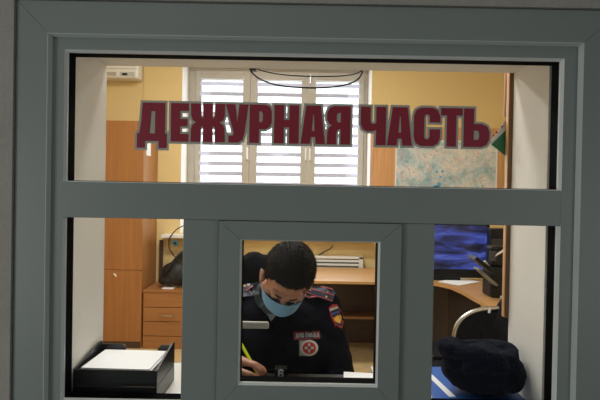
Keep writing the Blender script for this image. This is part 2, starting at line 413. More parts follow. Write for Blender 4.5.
# ---- vinyl lettering on the glass
sign = thing('window_lettering', (0, YG, PZ(146, YG)), 'maroon Cyrillic capitals outlined in grey stuck across the upper glass pane', 'sign')
hpx = 38.3
word = [('Д', 137.3, 167.0), ('Е', 171, 188.7), ('Ж', 190.8, 225.0), ('У', 225.6, 248.3), ('Р', 249.5, 271.6), ('Н', 274.2, 298.8), ('А', 300.8, 325.2), ('Я', 327, 350.3),
        ('Ч', 360.6, 385.8), ('А', 387.2, 412.0), ('С', 413.8, 440.0), ('Т', 440.6, 462.2), ('Ь', 463.6, 489.3)]
base_z = PZ(143.8, YG, 300); top_z = PZ(143.8 - hpx, YG, 300); hs = (top_z - base_z) / 100
for i, (ch, a, b) in enumerate(word):
    w0, poly, holes = LET[ch]; xa, xb = P(a, 125, YG).x, P(b, 125, YG).x; sx = (xb - xa) / w0
    f = lambda L: [(xa + x * sx, base_z + z * hs) for x, z in L]
    P0 = f(poly); H0 = [f(h) for h in holes]
    lt = link('letter', prism(P0, YG - .0016, YG - .0010, H0), M['maroon'], sign)
    d = .0052
    H1 = []
    for h in H0:
        hw_ = max(p[0] for p in h) - min(p[0] for p in h)
        if hw_ > 2.6 * d * .45: H1.append(offset(h, .0026 if hw_ > .012 else .0015, True))
    dy = .00004 * (i % 3)
    ol = link('outline', prism(offset(P0, d), YG - .0008 + dy, YG - .0003 + dy), M['vgrey'], lt)

# ---- back window (window_2)
w2 = empty('window_2', (BX0, YB + .3, BZ0)); w2['kind'] = 'structure'
YW = YB + .30
gl = [(201, 242.5), (257, 300.5), (315, 357.5)]
xs = [(PX(a, YW, 150), PX(b, YW, 150)) for a, b in gl]; gt = PZ(81.5, YW, 280); gb = 1.08
def wbox(nm, x0, x1, z0, z1, y0=YW - .03, y1=YW + .04, par=w2): return link(nm, bx(x0, x1, y0, y1, z0, z1, bev=.004), M['winframe'], par)
wbox('window_frame', BX0 + .007, BX1 - .007, BZ1 - .05, BZ1 - .007); wbox('window_frame', BX0 + .007, BX1 - .007, BZ0 + .002, BZ0 + .05)
wbox('window_frame', BX0 + .007, xs[0][0] - .055, BZ0 + .05, BZ1 - .05); wbox('window_frame', xs[2][1] + .055, BX1 - .007, BZ0 + .05, BZ1 - .05)
for i, (a, b) in enumerate(xs):
    L0 = a - .053; L1 = b + .053
    if i > 0: L0 = (xs[i - 1][1] + a) / 2 + .0006
    if i < 2: L1 = (b + xs[i + 1][0]) / 2 - .0006
    bm = bmesh.new(); y0, y1 = YW - .05, YW + .01
    box(bm, L0, a, y0, y1, BZ0 + .052, BZ1 - .052, .004); box(bm, b, L1, y0, y1, BZ0 + .052, BZ1 - .052, .004)
    box(bm, a, b, y0 + .001, y1, gt, BZ1 - .052, .004); box(bm, a, b, y0 + .001, y1, BZ0 + .052, gb, .004)
    cs = link('casement', bm, M['winframe'], w2)
    link('pane', bx(a, b, YW - .01, YW - .006, gb, gt), M['glass'], cs)
    hx = L0 + .02 if i == 2 else L1 - .02
    link('window_handle', bx(hx - .008, hx + .008, YW - .085, YW - .052, 1.72, 1.84, bev=.003), M['white'], cs)
link('catch', bx(PX(308, YW) - .006, PX(308, YW) + .006, YW - .07, YW - .0505, PZ(84, YW, 308), PZ(76, YW, 308), bev=.002), M['metal'], w2)
link('window_sill', bx(PX(161, 4.86, 238), PX(374, 4.86, 238), 4.86, YB + .27, .945, .975, bev=.004), M['white'], w2)

# zebra blinds on the casements
def fabric(name, col, tr):
    m = bpy.data.materials.new(name); m.use_nodes = True; N = m.node_tree.nodes; L = m.node_tree.links
    N.remove(N['Principled BSDF']); d = N.new('ShaderNodeBsdfDiffuse'); t = N.new('ShaderNodeBsdfTranslucent'); x = N.new('ShaderNodeMixShader')
    nz = N.new('ShaderNodeTexNoise'); nz.inputs['Scale'].default_value = 60
    cr = N.new('ShaderNodeValToRGB'); c = Vector(col[:3]); cr.color_ramp.elements[0].color = (*(c * .94), 1); cr.color_ramp.elements[1].color = (*c, 1)
    L.new(nz.outputs['Fac'], cr.inputs[0]); L.new(cr.outputs[0], d.inputs[0]); L.new(cr.outputs[0], t.inputs[0])
    x.inputs[0].default_value = tr; L.new(d.outputs[0], x.inputs[1]); L.new(t.outputs[0], x.inputs[2]); L.new(x.outputs[0], N['Material Output'].inputs[0]); return m
M['blind'] = fabric('blind_fabric', srgb(214, 212, 222), .46)
bl_lab = ['striped roller blind on the leftmost window casement', 'striped roller blind on the middle window casement', 'striped roller blind on the rightmost window casement']
pitch = .1
for i, (a, b) in enumerate(xs):
    t = thing('roller_blind', ((a + b) / 2, YW - .06, gb), bl_lab[i], 'blind', 'striped roller blinds on the back window')
    link('cassette', bx(a - .012, b + .012, YW - .078, YW - .051, gt - .002, gt + .03, bev=.006), M['winframe'], t)
    bm = bmesh.new(); z = PZ(173.6, YW, 220) - 8 * pitch
    while z < gt - .03:
        if z > gb: box(bm, a - .006, b + .006, YW - .062, YW - .0605, z - .019, z + .019)
        z += pitch
    link('opaque_bands', bm, M['blind'], t)
    link('bottom_bar', bx(a - .008, b + .008, YW - .066, YW - .054, gb - .008, gb + .008, bev=.003), M['white'], t)

# ============================================================ BACK OF THE ROOM
# wardrobe
cy = 4.54; cx1 = PX(143, cy, 200); cz = PZ(120.5, cy, 125)
wd = thing('wardrobe', (cx1 - .4, cy, 0), 'tall orange wood wardrobe in the left corner beside the drawers', 'wardrobe')
link('body', bx(cx1 - .8, cx1, cy + .018, YB - .01, 0.0, cz), M['orange'], wd)
jz = PZ(270, cy, 120)
d1 = link('door', bx(cx1 - .798, cx1 - .002, cy, cy + .017, jz + .002, cz - .002, bev=.001), M['orange'], wd)
d2 = link('door', bx(cx1 - .798, cx1 - .002, cy, cy + .017, .06, jz - .002, bev=.001), M['orange'], wd)
link('sticker', prism([(PX(114, cy), PZ(273, cy, 115)), (PX(116, cy), PZ(276, cy, 115)), (PX(118, cy), PZ(277, cy, 115)), (PX(117, cy), PZ(274, cy, 115))], cy - .001, cy), M['paper'], d2)
link('plinth', bx(cx1 - .78, cx1 - .01, cy + .005, cy + .0179, 0, .058), M['dbrown'], wd)
link('sticker', bx(cx1, cx1 + .0015, 4.62, 4.75, 1.70, 1.86), M['paper'], wd)
# drawer unit
dx0, dx1 = cx1 + .012, cx1 + .47
dz = [PZ(v, cy, 165) for v in (288.5, 292.5, 307.5, 321.8, 336.2, 350)]
du = thing('drawer_unit', ((dx0 + dx1) / 2, cy, 0), 'low orange wood drawer unit with a black bag on top', 'drawers')
dcz = dz[1]
link('body', bx(dx0 + .002, dx1 - .002, cy + .018, YB - .03, 0, dcz), M['orange'], du)
link('top', bx(dx0, dx1, cy - .005, YB - .025, dcz, dcz + .018, bev=.001), M['orangeH'], du)
for k in range(4):
    dr = link('drawer', bx(dx0 + .004, dx1 - .004, cy, cy + .017, dz[k + 2] + .003, dz[k + 1] - .003, bev=.001), M['orangeH'], du)
    if k == 1:
        z = PZ(315, cy, 167); a, b = PX(160, cy, 315), PX(174, cy, 315)
        link('handle', tube(spline([(a, cy + .001, z), (a + .01, cy - .02, z), ((a + b) / 2, cy - .026, z - .002), (b - .01, cy - .02, z), (b, cy + .001, z)], 6), .0045), M['metal'], dr)
topz = dcz + .018
# dark strip standing in for a shadow gap + bag + papers + cable + round teal thing
link('dummy', bx(0, .01, 0, .01, 0, .01), M['brown']); bpy.data.objects.remove(bpy.data.objects['dummy'])
tag(link('shadow_gap_strip', bx(PX(157.5, 4.9, 260), PX(161, 4.9, 260), 4.955, 4.975, topz + .001, PZ(240.5, 4.9, 160)), M['dbrown']), 'narrow dark strip for the shadow gap between the wardrobe and the sill', 'board')
bgx = PX(180, 4.75, 275)
topb = topz + .012
bag = thing('bag', (bgx, 4.75, topz), 'slumped black bag lying on top of the low drawer unit', 'bag')
blob('bag_body', [('s', (bgx - .02, 4.72, topb + .11), (.14, .12, .11)), ('s', (bgx - .07, 4.70, topb + .055), (.115, .10, .055)), ('s', (bgx + .05, 4.74, topb + .20), (.10, .08, .10)), ('c', (bgx - .03, 4.72, topb + .18), .05, (bgx + .08, 4.74, topb + .28), .04)], .012, M['bag'], bag, 4, disp=.012, dscale=9)
link('strap', tube(spline([(bgx - .10, 4.63, topb + .10), (bgx - .05, 4.59, topb + .20), (bgx + .02, 4.62, topb + .30), (bgx + .08, 4.68, topb + .34)], 6), .009), M['bag'], bag)
pts = [(PX(162, 4.60, 288), 4.60), (PX(173, 4.60, 288), 4.60), (PX(176, 4.68, 285), 4.70), (PX(166, 4.7, 285), 4.72)]
tag(link('folded_newspaper', slab(pts, topz + .001, topz + .010), M['paper']), 'crumpled pale paper lying beside the black bag on the drawers', 'paper')
cb = spline([P(186, 225, 4.955), P(179, 229, 4.955), P(172.5, 237, 4.955), P(171.8, 246, 4.955), P(175, 252, 4.955), P(178, 257, 4.93)], 8)
tag(link('hanging_cable', tube([(p.x, min(p.y, 4.85), p.z) for p in cb], .0055, 6), M['cable']), 'thin black cable curving down behind the black bag', 'cable')
tc_ = P(175.5, 243, 4.84); tt = thing('round_socket', tc_, 'small teal round device hanging at the sill above the bag', 'device')
link('casing', tube([(tc_.x, 4.845, tc_.z), (tc_.x, 4.855 - .03, tc_.z)], .028, 20), M['teal'], tt)
link('centre', tube([(tc_.x, 4.824, tc_.z), (tc_.x, 4.818, tc_.z)], .012, 14), M['black'], tt)
# air conditioner
ax1 = PX(143, 5.0, 72); az0 = PZ(78, 4.84, 120)
ac = thing('air_conditioner', (ax1 - .4, YB, az0), 'white wall air conditioner high on the back wall above the wardrobe', 'air conditioner')
bm = bmesh.new(); box(bm, ax1 - .80, ax1, 4.84, YB, az0, az0 + .28, .022, seg=4); link('casing', bm, M['white'], ac)
link('flap', bx(ax1 - .76, ax1 - .20, 4.837, 4.842, az0 + .02, az0 + .055, bev=.001), M['winframe'], ac)
link('panel_line', bx(ax1 - .79, ax1 - .01, 4.8385, 4.841, az0 + .085, az0 + .088), M['badgegrey'], ac)
link('display', bx(ax1 - .145, ax1 - .095, 4.836, 4.842, az0 + .026, az0 + .046, bev=.001), M['black'], ac)
link('label_sticker', bx(ax1 - .165, ax1 - .03, 4.8375, 4.8415, az0 + .018, az0 + .056), M['badgewhite'], ac)
# pipe down from the air conditioner
tag(link('conduit', tube([(ax1 + .012, 4.994, cz + .005), (ax1 + .012, 4.994, 2.99)], .005, 8), M['yellow']), 'thin yellow painted conduit running up the wall beside the air conditioner', 'pipe')

# notice board and map
nx0, nx1 = PX(373.5, YB - .02, 150), PX(503, YB - .02, 150); nz1 = PZ(127, YB - .02, 430)
nb = thing('notice_board', ((nx0 + nx1) / 2, YB, 1.1), 'large wooden notice board on the back wall right of the window', 'notice board')
link('panel', bx(nx0, nx1, YB - .022, YB - .001, 1.27, nz1, bev=.002), M['board'], nb)
link('edge_strip', bx(nx0 - .03, nx0 - .001, YB - .026, YB - .001, 1.27, nz1, bev=.002), M['pink'], nb)
def mapmat():
    m = mat('map_print', srgb(215, 224, 222), .45); N = m.node_tree.nodes; L = m.node_tree.links; b = N['Principled BSDF']
    tc = N.new('ShaderNodeTexCoord')
    n1 = N.new('ShaderNodeTexNoise'); n1.inputs['Scale'].default_value = 7; n1.inputs['Detail'].default_value = 9; n1.inputs['Roughness'].default_value = .65
    L.new(tc.outputs['Object'], n1.inputs['Vector'])
    r1 = N.new('ShaderNodeValToRGB'); e = r1.color_ramp.elements; e[0].position = .40; e[0].color = srgb(158, 190, 200); e[1].position = .62; e[1].color = srgb(230, 224, 218)
    x = e.new(.5); x.color = srgb(200, 214, 218)
    L.new(n1.outputs['Fac'], r1.inputs[0])
    def lines(scale, lo, hi, col, prev, dist=1.0, detail=3):
        n = N.new('ShaderNodeTexNoise'); n.inputs['Scale'].default_value = scale; n.inputs['Detail'].default_value = detail; n.inputs['Distortion'].default_value = dist
        L.new(tc.outputs['Object'], n.inputs['Vector']); r = N.new('ShaderNodeValToRGB'); q = r.color_ramp.elements
        q[0].position = lo - .012; q[0].color = (0, 0, 0, 1); q[1].position = hi + .012; q[1].color = (0, 0, 0, 1); y = q.new((lo + hi) / 2); y.color = (1, 1, 1, 1)
        L.new(n.outputs['Fac'], r.inputs[0]); mx = N.new('ShaderNodeMix'); mx.data_type = 'RGBA'; L.new(r.outputs[0], mx.inputs['Factor'])
        L.new(prev, mx.inputs['A']); mx.inputs['B'].default_value = col; return mx.outputs['Result']
    c = lines(5, .50, .505, srgb(214, 168, 164), r1.outputs[0]); c = lines(9, .52, .525, srgb(206, 186, 176), c, .5); c = lines(12, .46, .465, srgb(110, 165, 180), c)
    L.new(c, b.inputs['Base Color']); return m
M['map'] = mapmat()
mx0, mx1 = PX(396.5, YB - .03, 170), PX(496, YB - .03, 170); mz1 = PZ(141.5, YB - .03, 440)
mp = thing('wall_map', ((mx0 + mx1) / 2, YB - .025, 1.2), 'pale blue and cream road map pinned to the wooden notice board', 'map')
link('sheet', bx(mx0, mx1, YB - .0255, YB - .0225, 1.29, mz1), M['map'], mp)
link('border', bx(mx0 - .012, mx0, YB - .0262, YB - .0225, 1.29, mz1 + .01), M['paper'], mp); link('border', bx(mx1, mx1 + .014, YB - .0262, YB - .0225, 1.29, mz1 + .01), M['paper'], mp)
link('border', bx(mx0, mx1, YB - .0262, YB - .0225, mz1, mz1 + .012), M['paper'], mp)
bm = bmesh.new()
for (px, py, r) in ((437, 172, 1.3), (442.5, 171.5, 1.4), (440.5, 177, 1.1), (428, 180, 1.2), (433, 168, .9), (426, 174, .8), (435, 187, 2.0), (439, 184.5, 2.2), (437, 188, 2.3), (424, 166, .6)):
    p = P(px, py, YB - .026); rr = r * .0096
    q = [(p.x + rr * math.cos(t * .7) * (1 + .25 * math.sin(3 * t)), p.z + rr * 1.15 * math.sin(t * .7)) for t in range(9)]
    prism(q, YB - .0272, YB - .0258, bm=bm)
lk = link('lakes', bm, mat('map_lake', srgb(96, 170, 214), .5), mp); lk['kind'] = 'stuff'; lk['label'] = 'blue lakes'

# radiator screen under the window
gx0, gx1 = PX(308, 4.93, 262), PX(363, 4.93, 262); gz1 = PZ(256.5, 4.93, 340)
gx0 = gx1 - 1.0
rd = thing('radiator_screen', ((gx0 + gx1) / 2, 4.93, 0), 'white slatted radiator screen under the back window behind the desk', 'radiator')
bm = bmesh.new(); box(bm, gx0, gx1, 4.94, 4.995, .12, gz1 - .022); link('backing', bm, M['badgegrey'], rd)
bm = bmesh.new(); box(bm, gx1 - .04, gx1, 4.915, 4.94, .12, gz1, .003); box(bm, gx0, gx0 + .04, 4.915, 4.94, .12, gz1, .003); box(bm, gx0, gx1, 4.915, 4.995, gz1 - .022, gz1, .003)
link('frame', bm, M['white'], rd)
bm = bmesh.new(); z = gz1 - .052
while z > .14: box(bm, gx0 + .04, gx1 - .04, 4.918, 4.939, z, z + .020, .002); z -= .036
link('slats', bm, M['white'], rd)
cb = [P(333, 246, 4.96), P(330, 249, 4.97), P(324, 252, 4.97), P(318, 256, 4.97), P(313, 260, 4.97)]
tag(link('wall_cable', tube(spline([(p.x, 4.985, p.z) for p in cb] , 5), .005, 6), M['cable']), 'thin black cable on the yellow wall above the radiator screen', 'cable')

# back desk
bz = .705; by0 = 4.05; by1 = 4.82; bdx0, bdx1 = -.25, 1.10
bd = thing('desk', ((bdx0 + bdx1) / 2, 4.4, 0), 'light wood desk with dark brown panels against the back wall behind the officer', 'desk')
link('desk_top', bx(bdx0, bdx1, by0, by1, bz - .022, bz, bev=.002), M['desk'], bd)
link('side_panel', bx(bdx0 + .01, bdx0 + .028, by0 + .03, by1 - .02, 0, bz - .0225), M['dbrown'], bd)
link('side_panel', bx(bdx1 - .028, bdx1 - .01, by0 + .03, by1 - .02, 0, bz - .0225), M['dbrown'], bd)
link('back_panel', bx(bdx0 + .029, bdx1 - .029, by1 - .04, by1 - .022, .02, bz - .0225), M['dbrown'], bd)  # brown darkened to include the shadow under the desk top
link('shelf', bx(bdx0 + .029, bdx1 - .029, by1 - .19, by1 - .041, PZ(319, by1 - .19, 350), PZ(316.5, by1 - .19, 350)), M['desk'], bd)

# ============================================================ RIGHT SIDE DESK, TV, PRINTER, CHAIR
DZ = .75
fe = [onz(px, py, DZ) for px, py in ((392, 281), (420, 281.5), (436, 283), (450, 286), (462, 291), (474, 298), (484, 303), (496, 311), (508, 322))]
poly = [(p.x, p.y) for p in fe] + [(XR - .01, fe[-1].y), (XR - .01, 4.0), (fe[0].x, 4.0)]
rdsk = thing('corner_desk', (1.2, 3.5, 0), 'light wood corner desk with a wavy front edge carrying the big screen', 'desk')
link('desk_top', slab(poly, DZ - .022, DZ), M['desk'], rdsk)
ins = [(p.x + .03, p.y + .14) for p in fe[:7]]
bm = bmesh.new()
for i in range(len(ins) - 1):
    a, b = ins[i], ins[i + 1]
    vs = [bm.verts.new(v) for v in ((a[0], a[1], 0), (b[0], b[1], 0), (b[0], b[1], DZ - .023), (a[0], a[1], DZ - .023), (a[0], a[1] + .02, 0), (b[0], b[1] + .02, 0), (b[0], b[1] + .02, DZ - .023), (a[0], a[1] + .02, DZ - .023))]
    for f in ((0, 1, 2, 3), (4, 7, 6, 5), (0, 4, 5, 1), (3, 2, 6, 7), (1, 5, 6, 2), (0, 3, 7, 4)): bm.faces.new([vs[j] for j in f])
link('modesty_panel', bm, M['shaded_brown'], rdsk)
link('side_panel', bx(XR - .05, XR - .03, fe[-1].y + .02, 3.98, 0, DZ - .023), M['dbrown'], rdsk)
# television
ty = 3.90; tx0, tx1 = PX(393, ty, 250), PX(489.5, ty, 250); tz0, tz1 = PZ(277.5, ty, 440), PZ(222.5, ty, 440)
tz0 = max(tz0, DZ + .02)
tv = thing('television', ((tx0 + tx1) / 2, ty, DZ), 'wide black screen showing a blue street camera view on the corner desk', 'television')
link('casing', bx(tx0, tx1, ty, ty + .045, tz0, tz1, bev=.006), M['black'], tv)
def tvmat():
    m = bpy.data.materials.new('camera_view'); m.use_nodes = True; N = m.node_tree.nodes; L = m.node_tree.links; b = N['Principled BSDF']
    b.inputs['Roughness'].default_value = .25; b.inputs['Base Color'].default_value = (.01, .01, .02, 1)
    tc = N.new('ShaderNodeTexCoord'); mp = N.new('ShaderNodeMapping'); mp.inputs['Rotation'].default_value = (0, R(28), 0); mp.inputs['Scale'].default_value = (2.2, 1, 9)
    L.new(tc.outputs['Object'], mp.inputs[0]); n = N.new('ShaderNodeTexNoise'); n.inputs['Scale'].default_value = 1.6; n.inputs['Detail'].default_value = 7; n.inputs['Distortion'].default_value = .9
    n.inputs['Roughness'].default_value = .55
    L.new(mp.outputs[0], n.inputs['Vector']); r = N.new('ShaderNodeValToRGB'); e = r.color_ramp.elements
    e[0].position = .36; e[0].color = srgb(20, 22, 40); e[1].position = .66; e[1].color = srgb(92, 108, 170)
    for p, c in ((.45, srgb(36, 42, 82)), (.52, srgb(46, 56, 122)), (.58, srgb(58, 72, 160))): x = e.new(p); x.color = c
    L.new(n.outputs['Fac'], r.inputs[0]); L.new(r.outputs[0], b.inputs['Emission Color']); b.inputs['Emission Strength'].default_value = .95; return m
M['tv'] = tvmat()
link('screen', bx(tx0 + .018, tx1 - .022, ty - .0015, ty + .001, tz0 + .065, tz1 - .018), M['tv'], tv)
link('stand', bx((tx0 + tx1) / 2 - .15, (tx0 + tx1) / 2 + .15, ty + .0, ty + .12, DZ + .001, tz0 + .001, bev=.004), M['black'], tv)
# paper on desk
q = [onz(px, py, DZ + .002) for px, py in ((438, 281.5), (459, 285.5), (480, 281.8), (459, 277.6))]
tag(link('paper_sheet', slab([(p.x, p.y) for p in q], DZ + .001, DZ + .003), M['paper']), 'white sheet of paper lying on the corner desk before the screen', 'paper')
# printer / fax with slanted tray
pY = 3.25
pr = thing('printer', (PX(492, pY), pY, DZ), 'tall black office printer with open paper tray beside the screen', 'printer')
px0, px1 = PX(482, pY + .16, 280), PX(506, pY, 280)
link('base', bx(px0, px1 + .1, pY, pY + .16, DZ + .001, PZ(268, pY, 490), bev=.012), M['black'], pr)
link('upper_body', bx(PX(487, pY + .15), px1 + .1, pY + .05, pY + .155, PZ(268, pY, 490) + .0005, PZ(247, pY, 490), bev=.014), M['black'], pr)
a0 = P(466, 258, pY - .13); a1 = P(487, 283, pY - .005)
bm = bmesh.new(); L_ = (a1 - a0)
def slant(nm, pa, pb, thick, y0, y1, m):
    n = Vector((-(pb.z - pa.z), 0, pb.x - pa.x)).normalized() * thick; n = n if n.z > 0 else -n
    pl = [(pa.x, pa.z), (pb.x, pb.z), (pb.x + n.x, pb.z + n.z), (pa.x + n.x, pa.z + n.z)]
    return link(nm, prism(pl, y0, y1), m, pr)
slant('paper_tray', P(468, 257, pY - .02), P(488, 272, pY - .02), .022, pY - .14, pY - .002, M['black'])
slant('output_tray', P(474, 268, pY - .02), P(492, 284, pY - .02), .012, pY - .10, pY - .002, M['badgegrey'])
slant('sheet', P(478, 262, pY - .02), P(482, 268, pY - .02), .03, pY - .09, pY - .07, M['winframe'])
link('control_panel', bx(PX(493, pY), PX(500, pY), pY + .035, pY + .0505, PZ(262, pY, 490), PZ(252, pY, 490), bev=.003), mat('panel_grey', srgb(60, 62, 66), .3), pr)
# black box stacked behind printer and white telephone handset
bk = thing('storage_box', (PX(494, 3.72), 3.7, DZ), 'black equipment cabinet standing between the screen and wooden board', 'cabinet')
link('body', bx(PX(487.5, 3.80), PX(499, 3.80) + .3, 3.70, 3.80, DZ + .001, PZ(228.5, 3.70, 493), bev=.008), M['black'], bk)
link('front_panel', bx(PX(492, 3.70), PX(498, 3.70) + .28, 3.692, 3.70, DZ + .05, PZ(239, 3.70, 493), bev=.003), mat('panel_dark', srgb(38, 40, 44), .3), bk)
ph = thing('white_sheet', P(499, 253, pY), 'folded white paper sticking out on top of the black printer', 'paper')
a, b_ = P(493.5, 256, pY + .06), P(506, 249, pY + .06)
zt = PZ(247, pY, 490)
link('fold', prism([(a.x, a.z), (b_.x, b_.z), (b_.x, b_.z + .022), (a.x + .01, a.z + .018)], pY + .031, pY + .0335), M['paper'], ph)
# computer tower under the corner desk
tw = thing('computer_tower', (1.02, 3.0, 0), 'black computer tower standing on the floor in front of the corner desk', 'computer')
tp = P(444, 340, 3.05)
link('case', bx(tp.x - .09, tp.x + .09, 2.95, 3.27, .001, .47, bev=.006), M['black'], tw)
link('front_panel', bx(tp.x - .08, tp.x + .08, 2.942, 2.95, .02, .45, bev=.003), mat('tower_front', srgb(40, 42, 46), .35), tw)
link('button', tube([(tp.x, 2.942, .40), (tp.x, 2.938, .40)], .01, 12), M['badgegrey'], tw)

# chair with round chrome-edged back
chY = 2.45
cc = P(499, 343, chY); rw, rh = .215, .165
ch = thing('metal_framed_chair', (cc.x, chY + .2, 0), 'black chair with a chrome rimmed rounded back near the corner desk', 'chair')
def ell(cx, cz_, a, b, n=40, y=chY, p=2.5):
    out = []
    for k in range(n):
        t = 2 * math.pi * k / n; c_, s_ = math.cos(t), math.sin(t)
        out.append((cx + a * math.copysign(abs(c_) ** (2 / p), c_), y, cz_ + b * math.copysign(abs(s_) ** (2 / p), s_)))
    return out
link('back_frame', tube(ell(cc.x, cc.z, rw, rh), .011, 10, True), M['metal'], ch, smooth=True)
bm = bmesh.new(); e1 = ell(cc.x, cc.z, rw - .008, rh - .008); prism([(p[0], p[2]) for p in e1], chY - .012, chY + .03, bm=bm)
link('backrest', bm, M['cloth'], ch)
sz = .46
link('seat', bx(cc.x - .22, cc.x + .22, chY + .04, chY + .46, sz - .05, sz, bev=.02), M['cloth'], ch)
for s in (-1, 1):
    link('leg', tube(spline([(cc.x + s * .17, chY, cc.z - rh + .005), (cc.x + s * .18, chY + .005, sz - .02), (cc.x + s * .20, chY - .03, .012)], 6), .011), M['metal'], ch)
    link('leg', tube(spline([(cc.x + s * .19, chY + .42, sz - .055), (cc.x + s * .20, chY + .46, .012)], 4), .011), M['metal'], ch)
# jacket hung over the chair
jx = PX(500, chY - .03, 320)
jk = thing('hanging_jacket', (jx + .1, chY, .9), 'dark jacket with white trim hung over the rounded chair back', 'jacket')
jt = PZ(294, chY, 500)
blob('jacket_body', [('s', (jx + .08, chY + .0, jt - .13), (.105, .075, .13)), ('c', (jx + .05, chY - .03, jt - .10), .05, (jx + .06, chY - .03, .72), .06), ('c', (jx + .16, chY - .03, jt - .14), .06, (jx + .18, chY - .03, .70), .06), ('c', (jx + .05, chY + .02, jt - .05), .035, (jx + .14, chY + .02, jt - .04), .04)], .01, M['cloth'], jk, 5, disp=.012, dscale=12)
link('white_trim', tube([P(489, 313, chY - .10), P(490.5, 308, chY - .095)], .006, 6), M['badgewhite'], jk)
link('white_trim', tube([P(501, 296, chY - .085), P(501.5, 298.5, chY - .085)], .005, 6), M['badgewhite'], jk)

# wooden cabinet on the inner face of the front wall, right of opening
wy = 1.42; bxl = PX(504.8, wy, 200); bz0 = PZ(316, wy, 505)
wc = thing('wooden_casing', (bxl + .03, WY1, bz0), 'brown wooden board fixed upright on the inner edge of the right wall opening', 'board')
link('board', bx(bxl, bxl + .075, WY1 + .0015, wy, bz0, 2.3, bev=.001), M['brown'], wc)
link('edge_strip', bx(bxl - .0022, bxl - .0001, WY1 + .003, wy - .001, bz0 + .001, 2.299), M['board'], wc)
# pinned green pennant card at the cabinet's far edge
gy = wy + .004
gp = thing('green_pennant', P(507, 139, gy), 'green and white card with red marks poking out beside the brown upright board', 'pennant')
def rot2(pts, a, c): return [(c[0] + x * math.cos(a) - z * math.sin(a), c[1] + x * math.sin(a) + z * math.cos(a)) for x, z in pts]
def pp(L): return [(P(a, b, gy).x, P(a, b, gy).z) for a, b in L]
link('card', prism(pp([(489.8, 143), (513, 109.5), (546, 132), (523, 172)]), gy, gy + .0015), M['paper'], gp)
link('green_field', prism(pp([(491.2, 144.6), (517, 119), (542, 139), (521, 168.5)]), gy - .0008, gy - .0001), M['green'], gp)
for (a_, b_, r_) in ((493.6, 135.5, 1.1), (496.6, 132.3, 1.3), (502.0, 126.5, 1.2), (505.5, 122, .9)):
    c0 = P(a_, b_, gy); r_ *= gy / F
    link('red_mark', prism([(c0.x + r_ * math.cos(k), c0.z + r_ * math.sin(k)) for k in range(6)], gy - .0008, gy - .0001), M['red'], gp)
tb = [(bxl + .0015, wy + .011, PZ(116, wy, 505)), (bxl + .0015, wy + .011, 2.2)]
tag(link('rolled_paper', tube(tb, .0052, 10), M['pink']), 'thin pale pink tube standing along the left side of the brown upright board', 'tube')

# ============================================================ COUNTER AND THINGS ON IT
CY1 = 1.515
ct = thing('counter', (0, 1.35, CT), 'pale counter top running through the service opening', 'counter')
bm = bmesh.new(); box(bm, RX0 + .001, RX1 - .001, 1.20, WY1, CT - .028, CT); box(bm, -1.0, -.285, WY1 + .0005, CY1, CT - .028, CT); box(bm, .215, 1.1, WY1 + .0005, CY1, CT - .028, CT); box(bm, -.285, .215, WY1 + .0005, 1.432, CT - .028, CT)
link('worktop', bm, M['counter'], ct)
link('edge_band', bx(-1.0, -.285, CY1, CY1 + .003, CT - .029, CT), M['badgegrey'], ct); link('edge_band', bx(.215, 1.1, CY1, CY1 + .003, CT - .029, CT), M['badgegrey'], ct); link('edge_band', bx(-.283, .213, 1.432, 1.434, CT - .029, CT), M['badgegrey'], ct)
for x in (-.98, 1.06): link('bracket', bx(x, x + .02, WY1 + .001, CY1 - .01, CT - .25, CT - .029), M['white'], ct)

# stacked letter trays
def tray(z0, hf, hb, lab):
    t = thing('letter_tray', ((tX0 + tX1) / 2, 1.33, z0), lab, 'paper tray', 'stacked letter trays')
    link('tray_floor', bx(tX0, tX1, tY0, tY1, z0, z0 + .004), M['tray'], t)
    link('front_wall', bx(tX0, tX1, tY0, tY0 + .004, z0 + .0045, z0 + hf, bev=.001), M['tray'], t)
    ya = tY0 + .0045
    for (xa, xb) in ((tX0, tX0 + .005), (tX1 - .005, tX1)):
        bm = prism([(ya, z0 + .0045), (tY1, z0 + .0045), (tY1, z0 + hb - .001), (tY1 - .006, z0 + hb), (tY1 - .022, z0 + hb), (ya, z0 + hf)], xa, xb)
        for v in bm.verts: v.co = Vector((v.co.y, v.co.x, v.co.z))
        link('side_wall', bm, M['tray'], t)
    bw = (tX1 - tX0 - .011)
    for (fa, fb) in ((0, .34), (.78, 1)):
        xa, xb = tX0 + .0055 + bw * fa, tX0 + .0055 + bw * fb
        zt_ = z0 + hb - .008
        pl = [(xa, z0 + .0045), (xb, z0 + .0045)]
        if fa == 0: pl += [(xb, zt_ - .020), (xb - .001, zt_ - .006), (xb - .007, zt_), (xa, zt_)]
        else: pl += [(xb, zt_), (xa + .012, zt_), (xa + .003, zt_ - .010), (xa, zt_ - .022)]
        link('back_wall', prism(pl, tY1 - .006, tY1 - .001), M['tray'], t)
    return t
tY0, tY1 = 1.205, 1.375
tX1 = P(157, 370, tY0).x; tX0 = RX0 + .004
ttop = P(110, 370, tY0).z
hh = .044
tray(CT + .001, hh - .002, hh - .002, 'lower of two stacked black paper trays on the counter')
z1_ = CT + .001 + hh
tray(z1_, ttop - z1_, ttop - z1_ + .020, 'upper black paper tray holding white sheets, on the counter at left')
zz = z1_ + .005
NS = 9
for k in range(NS):
    a = R(random.uniform(-2.2, 2.2))
    zt0 = zz + k * .0036
    cx_, cy_ = (tX0 + tX1) / 2 + random.uniform(-.003, .003), (tY0 + tY1) / 2 + random.uniform(-.002, .003)
    pts = rot2([(-.081, -.072), (.081, -.072), (.081, .072), (-.081, .072)], a, (cx_, cy_))
    lab = 'topmost white sheet in the upper black tray' if k == NS - 1 else 'white sheet within the pile lying in the upper black tray'
    tag(link('paper_sheet', slab(pts, zt0, zt0 + .0033), M['paper']), lab, 'paper', 'white sheets in the upper tray')

